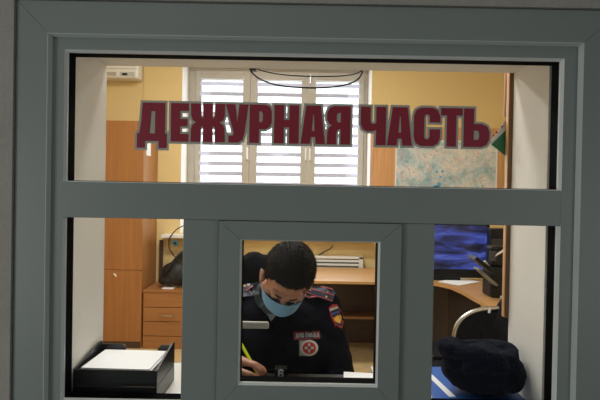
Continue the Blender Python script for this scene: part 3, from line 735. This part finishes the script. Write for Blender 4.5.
# papers on the counter right of the officer
for k, (x0, y0, x1, y1, a) in enumerate(((.135, 1.36, .25, 1.40, 3), (.13, 1.35, .24, 1.41, -6))):
    pts = rot2([(-.08, -.04), (.08, -.04), (.08, .04), (-.08, .04)], R(a), ((x0 + x1) / 2 + .02, (y0 + y1) / 2))
    tag(link('paper_sheet', slab(pts, CT + .005 + k * .004, CT + .0085 + k * .004), M['paper']), ['lower white sheet on the counter at the officer\'s elbow', 'upper white sheet on the counter at the officer\'s elbow'][k], 'paper')
# journal he writes in
jr = thing('open_journal', (-.1, 1.45, CT), 'open journal with dark cover under the writing hand', 'book')
link('cover', bx(-.26, .13, 1.30, 1.43, CT + .001, CT + .004, bev=.001), M['black'], jr)
# small black stamp box with white figure
sp = P(281, 374, 1.42)
sb = thing('number_block', (sp.x, 1.42, CT), 'small black block with a white figure 8 before the officer', 'block')
link('block', bx(sp.x - .016, sp.x + .016, 1.395, 1.425, CT + .0048, CT + .028, bev=.002), M['black'], sb)
bm = bmesh.new()
zc_ = CT + .0165
for (dz_, r_) in ((-.0045, .0056), (.0045, .0050)):
    tube([(sp.x + r_ * 1.1 * math.cos(k * math.pi / 8), 1.3935, zc_ + dz_ + r_ * .85 * math.sin(k * math.pi / 8)) for k in range(16)], .0021, 6, True, bm=bm)
fg = link('figure', bm, M['badgewhite'], sb); fg['label'] = 'white figure 8'

# fleece-lined hat, on a blue folder
bf = thing('blue_folder', (.36, 1.4, CT), 'bright blue plastic folder lying under the dark fur hat', 'folder')
q = [onz(px, py, CT + .004) for px, py in ((426, 367), (520, 368), (560, 402), (455, 430), (430, 410))]
bp_ = [(.345, 1.485), (.60, 1.485), (.60, 1.402), (.555, 1.402), (.555, 1.24), (.335, 1.24)]
link('cover', slab(bp_, CT + .001, CT + .012), M['blue'], bf)
st = thing('white_strap', (.3, 1.38, CT + .014), 'white diagonal strip of paper across the blue folder', 'paper strip')
s0, s1 = onz(433, 374, CT + .013), onz(462, 412, CT + .013)
s0 = Vector((.348, 1.46, 0)); s1 = Vector((.372, 1.26, 0))
link('strip', slab([(s0.x, s0.y), (s0.x + .016, s0.y), (s1.x + .016, s1.y), (s1.x, s1.y)], CT + .0125, CT + .0140), M['paper'], st)
hx_, hy_ = .462, 1.300
hz_ = CT + .013
ht = thing('fur_hat', (hx_, hy_, hz_), 'dark navy fur hat with folded flaps lying on the blue folder', 'hat')
pr_ = []
n = 22
for k in range(n):
    t0, t1 = 2 * math.pi * k / n, 2 * math.pi * (k + 1) / n
    f = lambda t: Vector((hx_ - .008 + .080 * math.cos(t), hy_ + .052 * math.sin(t), hz_ + .100 + .005 * math.sin(2 * t + .5) - .007 * math.cos(t)))
    pr_.append(('c', f(t0), .023 + .003 * math.sin(3 * t0), f(t1), .023 + .003 * math.sin(3 * t1)))
pr_ += [('s', (hx_ - .004, hy_, hz_ + .060), (.096, .074, .058)), ('s', (hx_ + .004, hy_ - .008, hz_ + .034), (.088, .070, .032)), ('s', (hx_ - .03, hy_ - .01, hz_ + .088), (.05, .04, .028)), ('s', (hx_ + .035, hy_ + .02, hz_ + .090), (.045, .035, .030)),
        ('c', (hx_ - .055, hy_ - .066, hz_ + .080), .013, (hx_ + .030, hy_ - .068, hz_ + .086), .014), ('s', (hx_ + .062, hy_ - .005, hz_ + .050), (.042, .060, .048))]
blob('hat_body', pr_, .0045, M['fleece'], ht, 2, disp=.004, dscale=45)
# cord loops hanging at the lintel
lt_ = thing('cable_loops', (0, 1.41, RZ1), 'black cord hanging in two shallow loops below the lintel', 'cord')
Yc = 1.41
link('cord_loop', tube(spline([P(250, 66, Yc), P(251.5, 72, Yc), P(262, 80, Yc), P(280, 85.5, Yc), P(305, 87.6, Yc), P(330, 87.2, Yc), P(350, 83.5, Yc), P(359, 78, Yc), P(362.5, 71, Yc), P(362.5, 66, Yc)], 8), .0024, 8), M['cable'], lt_)
link('cord_loop', tube(spline([P(253, 66, Yc + .006), P(262, 70.5, Yc + .006), P(280, 74.2, Yc + .006), P(306, 76.2, Yc + .006), P(335, 76.2, Yc + .006), P(352, 74.5, Yc + .006), P(361, 71, Yc + .006), P(362, 66, Yc + .006)], 8), .0019, 8), M['cable'], lt_)
link('clip', bx(PX(249, Yc), PX(254, Yc), Yc - .008, Yc + .012, RZ1 - .004, RZ1 + .012), M['cable'], lt_)

# ceiling lamps
for nm, y, zc, x, lab in (('ceiling_lamp', 3.35, 2.97, -.35, 'white ceiling lamp in the office nearer the back window'), ('ceiling_lamp', 2.05, 2.97, -.3, 'white ceiling lamp in the office above the officer'), ('ceiling_lamp', -.5, 2.82, -.6, 'white ceiling lamp in the corridor')):
    t = thing(nm, (x, y, zc), lab, 'lamp')
    link('housing', bx(x - .62, x + .62, y - .17, y + .17, zc, zc + .029, bev=.004), M['white'], t)
    link('diffuser', bx(x - .60, x + .60, y - .15, y + .15, zc - .012, zc - .0005, bev=.004), M['lamp'], t)

# ============================================================ OFFICER'S CHAIR
oc = thing('office_chair', (-.12, 2.1, 0), 'dark office chair with rounded back behind the masked officer', 'chair')
obx = PX(254, 2.22, 260); otz = PZ(250.5, 2.22, 258)
blob('backrest', [('s', (obx, 2.22, otz - .12), (.085, .045, .12)), ('s', (obx + .05, 2.22, otz - .25), (.20, .045, .24)), ('s', (obx - .0, 2.22, otz - .17), (.135, .045, .15))], .012, M['cloth'], oc, 5, disp=.006, dscale=12)
link('seat', bx(-.34, .16, 1.74, 2.16, .42, .478, bev=.025), M['cloth'], oc)
link('back_support', bx(-.13, -.07, 2.27, 2.29, .40, .80, bev=.005), M['black'], oc)
link('seat_support', bx(-.13, -.07, 1.98, 2.291, .385, .415), M['black'], oc)
link('gas_column', tube([(-.1, 2.0, .10), (-.1, 2.0, .384)], .025, 14), M['metal'], oc)
for k in range(5):
    a = 2 * math.pi * k / 5 + .3; q = Vector((-.1 + .27 * math.cos(a), 2.0 + .27 * math.sin(a), .075))
    lg = link('leg', tube([(-.1, 2.0, .11), q], [.022, .014], 8), M['black'], oc)
    link('castor', tube([q + Vector((-.012, 0, -.045)), q + Vector((.012, 0, -.045))], .029, 14), M['black'], lg)

# ============================================================ OFFICER
off = thing('person', (-.085, 1.95, 0), 'person in dark police uniform and blue face mask writing behind the hatch', 'person')
HC = P(288, 275, 1.56)
H = Matrix.Translation(HC) @ Matrix.Rotation(R(14), 4, 'Y') @ Matrix.Rotation(R(10), 4, 'Z') @ Matrix.Rotation(R(53), 4, 'X') @ Matrix.Diagonal((.97, .90, .90, 1))
def hl(x, y, z): return H @ Vector((x, y, z))
HR = H.to_3x3().to_4x4()
def hs_(c, r): return ('s', hl(*c), r, HR)
def hcp(a, ra, b, rb): return ('c', hl(*a), ra, hl(*b), rb)
sxL, sxR = -.265, .088            # shoulder joints (picture left, picture right)
NB = Vector((-.075, 1.77, 1.03))
body = [hs_((0, .012, .022), (.073, .093, .083)), hs_((0, -.028, -.035), (.060, .060, .075)), hs_((0, -.058, -.092), (.032, .030, .024)),
        hcp((-.04, -.02, -.08), .026, (0, -.06, -.095), .022), hcp((.04, -.02, -.08), .026, (0, -.06, -.095), .022),
        hcp((0, -.090, -.006), .0085, (0, -.110, -.042), .012), hs_((-.010, -.100, -.046), (.009, .010, .007)), hs_((.010, -.100, -.046), (.009, .010, .007)),
        hcp((-.036, -.076, .010), .011, (-.008, -.083, .006), .011), hcp((.036, -.076, .010), .011, (.008, -.083, .006), .011),
        hs_((-.029, -.077, -.014), (.014, .010, .010)), hs_((.029, -.077, -.014), (.014, .010, .010)),
        hcp((-.018, -.088, -.072), .0075, (.018, -.088, -.072), .0075), hcp((-.016, -.086, -.081), .008, (.016, -.086, -.081), .008),
        hs_((-.046, -.055, -.035), (.018, .02, .02)), hs_((.046, -.055, -.035), (.018, .02, .02))]
for s in (-1, 1):
    body += [hcp((s * .072, -.012, -.054), .007, (s * .079, -.002, -.016), .008), hcp((s * .079, -.002, -.016), .008, (s * .077, -.020, -.013), .006), hcp((s * .072, -.016, -.056), .006, (s * .074, -.022, -.016), .006)]
body += [('c', hl(0, .035, -.075), .052, NB + Vector((0, .01, 0)), .056),
         ('c', NB, .055, Vector((-.085, 1.87, .92)), .11), ('c', Vector((-.085, 1.87, .92)), .11, Vector((-.085, 1.98, .60)), .12)]
# arms under the sleeves
EL, WL = Vector((-.315, 1.655, .935)), Vector((-.205, 1.475, .920))
ER, WRt = Vector((.136, 1.73, .770)), Vector((.06, 1.66, .655))
SL, SR = Vector((sxL, 1.84, .99)), Vector((sxR, 1.84, .99))
body += [('c', SL, .045, EL, .034), ('c', EL, .034, WL, .023), ('c', SR, .045, ER, .034), ('c', ER, .034, WRt, .024), ('c', Vector((-.085, 1.85, .96)), .06, SL, .045), ('c', Vector((-.085, 1.85, .96)), .06, SR, .045)]
# writing hand
kn = Vector((-.140, 1.425, .913))
def chain(pts, rs): return [('c', Vector(pts[i]), rs[i], Vector(pts[i + 1]), rs[i + 1]) for i in range(len(pts) - 1)]
palm0 = WL + Vector((.012, -.010, -.002))
body += [('c', WL, .023, palm0, .022)]
FR = ((0, -.019, .007), (.004, -.005, .004), (.001, .010, -.002), (-.006, .024, -.008))
for off_ in FR: body += [('c', palm0, .016, kn + Vector(off_), .0105)]
body += chain([kn + Vector(FR[0]), (-.116, 1.394, .918), (-.100, 1.390, .904), (-.097, 1.392, .892)], [.0095, .0078, .0068, .0056])
body += chain([kn + Vector(FR[1]), (-.110, 1.413, .912), (-.094, 1.408, .900), (-.092, 1.404, .889)], [.0095, .0078, .0069, .0057])
body += chain([kn + Vector(FR[2]), (-.112, 1.432, .906), (-.093, 1.427, .897), (-.086, 1.419, .8885)], [.0090, .0076, .0068, .0056])
body += chain([kn + Vector(FR[3]), (-.122, 1.450, .899), (-.104, 1.448, .893), (-.094, 1.440, .8875)], [.0082, .0068, .0060, .0050])
body += chain([palm0 + Vector((.01, -.024, -.004)), (-.152, 1.388, .902), (-.126, 1.378, .898), (-.107, 1.384, .890)], [.013, .0100, .0086, .0068])
# resting hand (on thigh)
p1 = WRt + Vector((-.03, -.04, -.035))
body += [('c', WRt, .024, p1, .022)]
for k in range(4):
    b0 = p1 + Vector((-.022 + k * .016, -.045, -.012)); body += [('c', p1, .018, b0, .012)]
    body += chain([b0, b0 + Vector((-.004, -.035, -.006)), b0 + Vector((-.006, -.060 - (.006 if k in (1, 2) else 0), -.018))], [.0098, .0085, .007])
body += chain([p1 + Vector((-.01, 0, 0)), p1 + Vector((-.045, -.02, -.008)), p1 + Vector((-.052, -.048, -.014))], [.013, .0105, .008])
# legs
for s in (-1, 1):
    hx_l = -.085 + s * .09; kx = -.085 + s * .13
    body += chain([(hx_l, 1.97, .575), (kx, 1.56, .575), (kx, 1.60, .10)], [.075, .052, .038]) + [('c', Vector((kx, 1.60, .07)), .034, Vector((kx, 1.48, .045)), .028)]
blob('body', body, .0025, M['skin'], off, 4, .4)

# hair
def hairline(a):                  # a = angle from the face direction, degrees
    pts = [(0, .052), (25, .050), (45, .042), (58, .020), (68, -.014), (80, -.016), (92, .020), (108, .004), (125, -.035), (150, -.058), (180, -.062)]
    for (a0, z0), (a1, z1) in zip(pts, pts[1:]):
        if a <= a1: return z0 + (z1 - z0) * (a - a0) / (a1 - a0)
    return -.06
bm = bmesh.new(); bmesh.ops.create_icosphere(bm, subdivisions=6, radius=1)
dead = []
for v in bm.verts:
    p = Vector((v.co.x * .073, .012 + v.co.y * .093, .022 + v.co.z * .083))
    a = math.degrees(math.atan2(abs(p.x), -p.y)); hl_ = hairline(a) + .005 * noise.noise(v.co * 9) + .004 * noise.noise(v.co * 30)
    t = max(0, min(1, (p.z - hl_) / .05))
    thick = 1.018 + .055 * t + .02 * noise.noise(v.co * 22) * t + .02 * noise.noise(v.co * 50) * t
    v.co = Vector((v.co.x * .073 * thick, .012 + v.co.y * .093 * thick, .022 + v.co.z * .083 * thick))
    if p.z < hl_: dead.append(v)
bmesh.ops.delete(bm, geom=dead, context='VERTS')
g = bmesh.ops.solidify(bm, geom=bm.faces[:], thickness=.006)
bm.normal_update(); tops = [(v.co.copy(), v.normal.copy()) for v in bm.verts if v.normal.dot(v.co - Vector((0, .012, .022))) > 0]
rh_ = random.Random(3)
for k in range(5200):
    c, nn = rh_.choice(tops)
    d = (nn * .55 + Vector((rh_.uniform(-.3, .3), -.55, -.25 if c.z < .07 else .1)) + Vector((0, 0, rh_.uniform(-.2, .2)))).normalized()
    L_ = rh_.uniform(.006, .012); s1_ = d.orthogonal().normalized() * .0008; s2_ = d.cross(s1_).normalized() * .0008
    tip = bm.verts.new(c + d * L_); q_ = [bm.verts.new(c - nn * .001 + s1_), bm.verts.new(c - nn * .001 - s1_ * .5 + s2_), bm.verts.new(c - nn * .001 - s1_ * .5 - s2_)]
    for i in range(3): bm.faces.new((q_[i], q_[(i + 1) % 3], tip))
bm.transform(H); link('hair', bm, M['hair'], off, smooth=True)
# eyebrows and lash lines
for s in (-1, 1):
    link('eyebrow', tube([hl(s * .012, -.0930, .010), hl(s * .026, -.0925, .016), hl(s * .044, -.078, .013)], [.0018, .0022, .0012], 8), M['hair'], off)
    link('eyelashes', tube([hl(s * .016, -.0880, -.018), hl(s * .029, -.0895, -.021), hl(s * .042, -.0795, -.018)], [.0012, .0016, .0012], 6), M['hair'], off)
# mask
bm = bmesh.new(); U, V = 36, 40; gv = []
for j in range(V + 1):
    v = j / V; row = []
    for i in range(U + 1):
        u = -1 + 2 * i / U; a = u * R(80)
        zt2 = -.004 - .034 * abs(u) ** 1.3; zb = -.112 + .024 * abs(u) ** 2
        z = zt2 + (zb - zt2) * v
        dep = .108 + .018 * math.exp(-((v - .34) / .24) ** 2) - .026 * max(0, v - .62) / .38 
        if v < .12: dep -= .006 * (1 - v / .12)
        hx2 = .069 - .010 * v
        cosv = max(0, math.cos(a))
        y = -(.010 + (dep - .010) * cosv ** .75); x = hx2 * math.sin(a) * (1.02)
        nosew = math.exp(-(x / .022) ** 2) * math.exp(-((v - .25) / .25) ** 2) * .006
        pl = .0016 * math.sin(v * math.pi * 7) * (1 if .15 < v < .9 else 0)
        row.append(bm.verts.new(hl(x, y - nosew - pl, z)))
    gv.append(row)
for j in range(V):
    for i in range(U): bm.faces.new((gv[j][i], gv[j][i + 1], gv[j + 1][i + 1], gv[j + 1][i]))
bmesh.ops.solidify(bm, geom=bm.faces[:], thickness=.0012)
msk = link('face_mask', bm, M['mask'], off, smooth=True)
for s in (-1, 1):
    link('ear_loop', tube(spline([hl(s * .069, -.022, -.040), hl(s * .082, -.018, -.022), hl(s * .084, .004, -.008), hl(s * .080, .008, -.04), hl(s * .062, -.02, -.085)], 6), .0014, 6), M['badgewhite'], msk)

# jacket
jkt = [('c', SL + Vector((.01, 0, 0)), .066, EL, .055), ('c', EL, .055, WL + Vector((-.030, .038, .002)), .034), ('c', SR, .066, ER + Vector((.002, 0, 0)), .058), ('c', ER, .058, WRt + Vector((.006, .012, .015)), .042),
       ('s', (-.085, 1.86, .90), (.175, .125, .15)), ('s', (-.085, 1.93, .76), (.165, .13, .15)), ('s', (-.085, 1.98, .62), (.175, .13, .10)),
       ('c', NB + Vector((0, .05, -.035)), .075, SL + Vector((.03, 0, 0)), .065), ('c', NB + Vector((0, .05, -.035)), .075, SR + Vector((-.02, 0, 0)), .066),
       ('s', (-.03, 1.80, .93), (.13, .10, .10)), ('s', (-.15, 1.80, .93), (.10, .09, .10)), ('s', (-.01, 1.76, .84), (.13, .09, .10)), ('s', (-.17, 1.76, .86), (.12, .09, .10))]
jacket = blob('jacket', jkt, .006, M['navy'], off, 7, .5, disp=.006, dscale=14)
tr = []
for s in (-1, 1):
    hx_l = -.085 + s * .09; kx = -.085 + s * .13
    tr += chain([(hx_l, 1.97, .58), (kx, 1.56, .575), (kx, 1.60, .12)], [.09, .068, .055])
tr += [('s', (-.085, 1.98, .60), (.17, .12, .08))]
blob('trousers', tr, .01, M['navy'], off, 5)
for s in (-1, 1):
    kx = -.085 + s * .13
    blob('shoe', [('s', (kx, 1.60, .06), (.048, .06, .055)), ('s', (kx, 1.52, .038), (.046, .10, .037))], .008, M['shoe'], off, 3)
bvj = BVHTree.FromPolygons([v.co.copy() for v in jacket.data.vertices], [tuple(p.vertices) for p in jacket.data.polygons])
def project(px, py, lift):
    d = ray(px, py); hit = bvj.ray_cast(EYE, d)
    if hit[0] is None:
        q = EYE + d * 1.75; hit = bvj.find_nearest(q)
    n = hit[1]; n = n if n.dot(d) < 0 else -n
    return hit[0] - d * lift
def decal(nm, poly, lift, m, parent, holes=(), cuts=3, thick=.0012):
    loops = [[Vector((p[0], p[1], 0)) for p in L] for L in [poly] + list(holes)]
    tri = tessellate_polygon(loops); flat = [p for L in loops for p in L]
    bm = bmesh.new(); vs = [bm.verts.new((p.x, p.y, 0)) for p in flat]
    for t in tri:
        try: bm.faces.new([vs[i] for i in t])
        except ValueError: pass
    if cuts: bmesh.ops.subdivide_edges(bm, edges=bm.edges[:], cuts=cuts, use_grid_fill=True); bmesh.ops.triangulate(bm, faces=bm.faces[:])
    for v in bm.verts: v.co = project(v.co.x, v.co.y, lift)
    bmesh.ops.solidify(bm, geom=bm.faces[:], thickness=thick)
    return link(nm, bm, m, parent)
def circ(cx, cy, r, n=20, ry=None): return [(cx + r * math.cos(2 * math.pi * k / n), cy + (ry or r) * math.sin(2 * math.pi * k / n)) for k in range(n)]
def star(cx, cy, r): return [(cx + (r if k % 2 == 0 else r * .45) * math.sin(math.pi * k / 5), cy - (r if k % 2 == 0 else r * .45) * math.cos(math.pi * k / 5)) for k in range(10)]
# shoulder boards
e1 = [(304.0, 281.5), (333.0, 289.5), (335.2, 292.5), (332.5, 301.3), (303.5, 291.5)]
eb = decal('shoulder_board', e1, .005, M['epau'], off, thick=.004); eb['label'] = 'navy shoulder board with red piping and gold stars'
def strip(p, q, wd_): 
    d = Vector((q[0] - p[0], q[1] - p[1])).normalized(); n = Vector((-d.y, d.x)) * wd_ / 2
    return [(p[0] + n.x, p[1] + n.y), (q[0] + n.x, q[1] + n.y), (q[0] - n.x, q[1] - n.y), (p[0] - n.x, p[1] - n.y)]
M['piping'] = mat('red_piping', srgb(168, 70, 74), .6)
for a, b in ((e1[0], e1[1]), (e1[4], e1[3]), ((304, 286.6), (334, 295.4))): decal('piping', strip(a, b, .55), .0058, M['piping'], eb, cuts=4)
decal('star', star(327.5, 291.8, 1.5), .0064, M['gold'], eb, cuts=0); decal('star', star(326.3, 296.6, 1.5), .0064, M['gold'], eb, cuts=0)
decal('emblem', star(309, 288.0, 3.2), .0066, M['gold'], eb, cuts=1)
eb2 = decal('shoulder_board', [(236, 279), (246, 277.5), (252.5, 281), (253, 286), (247, 291), (236, 293)], .005, M['epau'], off, thick=.004)
decal('piping', strip((246, 277.5), (252.5, 281), .9), .0058, M['piping'], eb2, cuts=2); decal('piping', strip((253, 286), (246, 291), .9), .0058, M['piping'], eb2, cuts=2)
decal('star', star(248.3, 284.5, 2.0), .0064, M['badgewhite'], eb2, cuts=0); decal('star', star(244.8, 285.5, 1.8), .0064, M['gold'], eb2, cuts=0)
# sleeve shield
ang = R(-22); sc_ = (337.0, 316.3)
def rr(pts, a, c): return [(c[0] + x * math.cos(a) - y * math.sin(a), c[1] + x * math.sin(a) + y * math.cos(a)) for x, y in pts]
sh = [(-4.6, -11), (0, -12.8), (4.6, -11), (5.9, -2), (5.2, 5), (2.6, 10), (0, 12.8), (-2.6, 10), (-5.2, 5), (-5.9, -2)]
pt = decal('sleeve_patch', rr(sh, ang, sc_), .0012, M['red'], off); pt['label'] = 'red edged shield patch with gold eagle'
decal('shield_field', rr([(x * .74, y * .80 + .8) for x, y in sh], ang, sc_), .0020, M['epau'], pt)
decal('colour_band', rr([(-4.0, -9.6), (4.0, -9.6), (4.4, -7.4), (-4.4, -7.4)], ang, sc_), .0028, M['badgewhite'], pt)
decal('colour_band', rr([(-4.4, -4.9), (4.4, -4.9), (4.4, -3.0), (-4.4, -3.0)], ang, sc_), .0028, M['badgeblue'], pt)
decal('eagle', rr([(0, 0), (1.2, -1.2), (1.6, 1.0), (3.6, -.6), (3.9, 3.0), (2.2, 5.2), (0, 7.5), (-2.2, 5.2), (-3.9, 3.0), (-3.6, -.6), (-1.6, 1.0), (-1.2, -1.2)], ang, sc_), .0030, M['gold'], pt, cuts=1)
# chest strip with lettering
cs_ = (307, 335.2); a2 = R(-3)
cp = decal('chest_patch', rr([(-13, -3.7), (13, -3.7), (13, 3.7), (-13, 3.7)], a2, cs_), .0014, M['red'], off); cp['label'] = 'red bordered strip with white Cyrillic letters'
decal('patch_field', rr([(-12.2, -3.0), (12.2, -3.0), (12.2, 3.0), (-12.2, 3.0)], a2, cs_), .0022, M['epau'], cp)
xc = -11.4
for c_ in 'ДПС ГИБДД':
    if c_ == ' ': xc += 1.2; continue
    w0, poly, holes = LET[c_]; k = .042 * .88
    decal('letter', rr([(xc + x * k, 2.0 - y * .042) for x, y in poly], a2, cs_), .0030, M['badgewhite'], cp, [rr([(xc + x * k, 2.0 - y * .042) for x, y in h], a2, cs_) for h in holes], cuts=0, thick=.0006)
    xc += w0 * k + .35
# round badge
bc = (309.2, 347.8)
hd = decal('badge_backing', [(299.3, 340.5), (312, 340.5), (312, 355.5), (299.3, 355.5)], .0012, M['badgegrey'], off)
rb = decal('round_badge', circ(*bc, 9.0, 24, 7.9), .0022, M['badgewhite'], off); rb['label'] = 'round pale badge with a red centre'
decal('badge_ring', circ(*bc, 6.6, 20, 5.9), .0034, M['red'], rb)
decal('badge_cross', [(bc[0] + x, bc[1] + y) for x, y in ((-.9, -4.4), (.9, -4.4), (1.1, -1.2), (4.6, -1.0), (4.6, 1.0), (1.1, 1.2), (.9, 4.4), (-.9, 4.4), (-1.1, 1.2), (-4.6, 1.0), (-4.6, -1.0), (-1.1, -1.2))], .0046, M['badgewhite'], rb, cuts=1)
decal('badge_centre', circ(*bc, 1.6, 10), .0056, M['red'], rb, cuts=0)
# shirt collar around neck, lapel
bm = bmesh.new(); n = 28; lo, hi = [], []
axis = (hl(0, .035, -.075) - NB).normalized(); s_ = axis.cross(Vector((0, 1, 0))).normalized(); t_ = axis.cross(s_)
for k in range(n):
    a = 2 * math.pi * k / n; d = s_ * math.cos(a) + t_ * math.sin(a)
    lo.append(bm.verts.new(NB - axis * .012 + d * .076)); hi.append(bm.verts.new(NB + axis * .040 + d * .062))
for k in range(n): bm.faces.new((lo[k], lo[(k + 1) % n], hi[(k + 1) % n], hi[k]))
bmesh.ops.solidify(bm, geom=bm.faces[:], thickness=.004)
link('shirt_collar', bm, M['shirt'], off, smooth=True)
decal('shirt_front', [(259.5, 277), (262.5, 272), (266.5, 284), (270, 300), (279, 312), (271, 321), (263.5, 308), (260.5, 292)], .004, M['shirt'], off)

# pen
pt0 = Vector((-.101, 1.396, .8855)); pd = (Vector((P(244, 349, 1.44).x, 1.44, P(244, 349, 1.44).z)) - pt0).normalized()
pn = thing('pen', pt0, 'lime yellow pen held upright in the writing hand', 'pen')
link('barrel', tube([pt0 + pd * .012, pt0 + pd * .10, pt0 + pd * .128], [.0042, .0042, .0038], 12), M['pen'], pn)
link('tip', tube([pt0, pt0 + pd * .0118], [.0008, .0036], 10), M['metal'], pn)
link('end_cap', tube([pt0 + pd * .1282, pt0 + pd * .14], [.0039, .0034], 10), M['green'], pn)
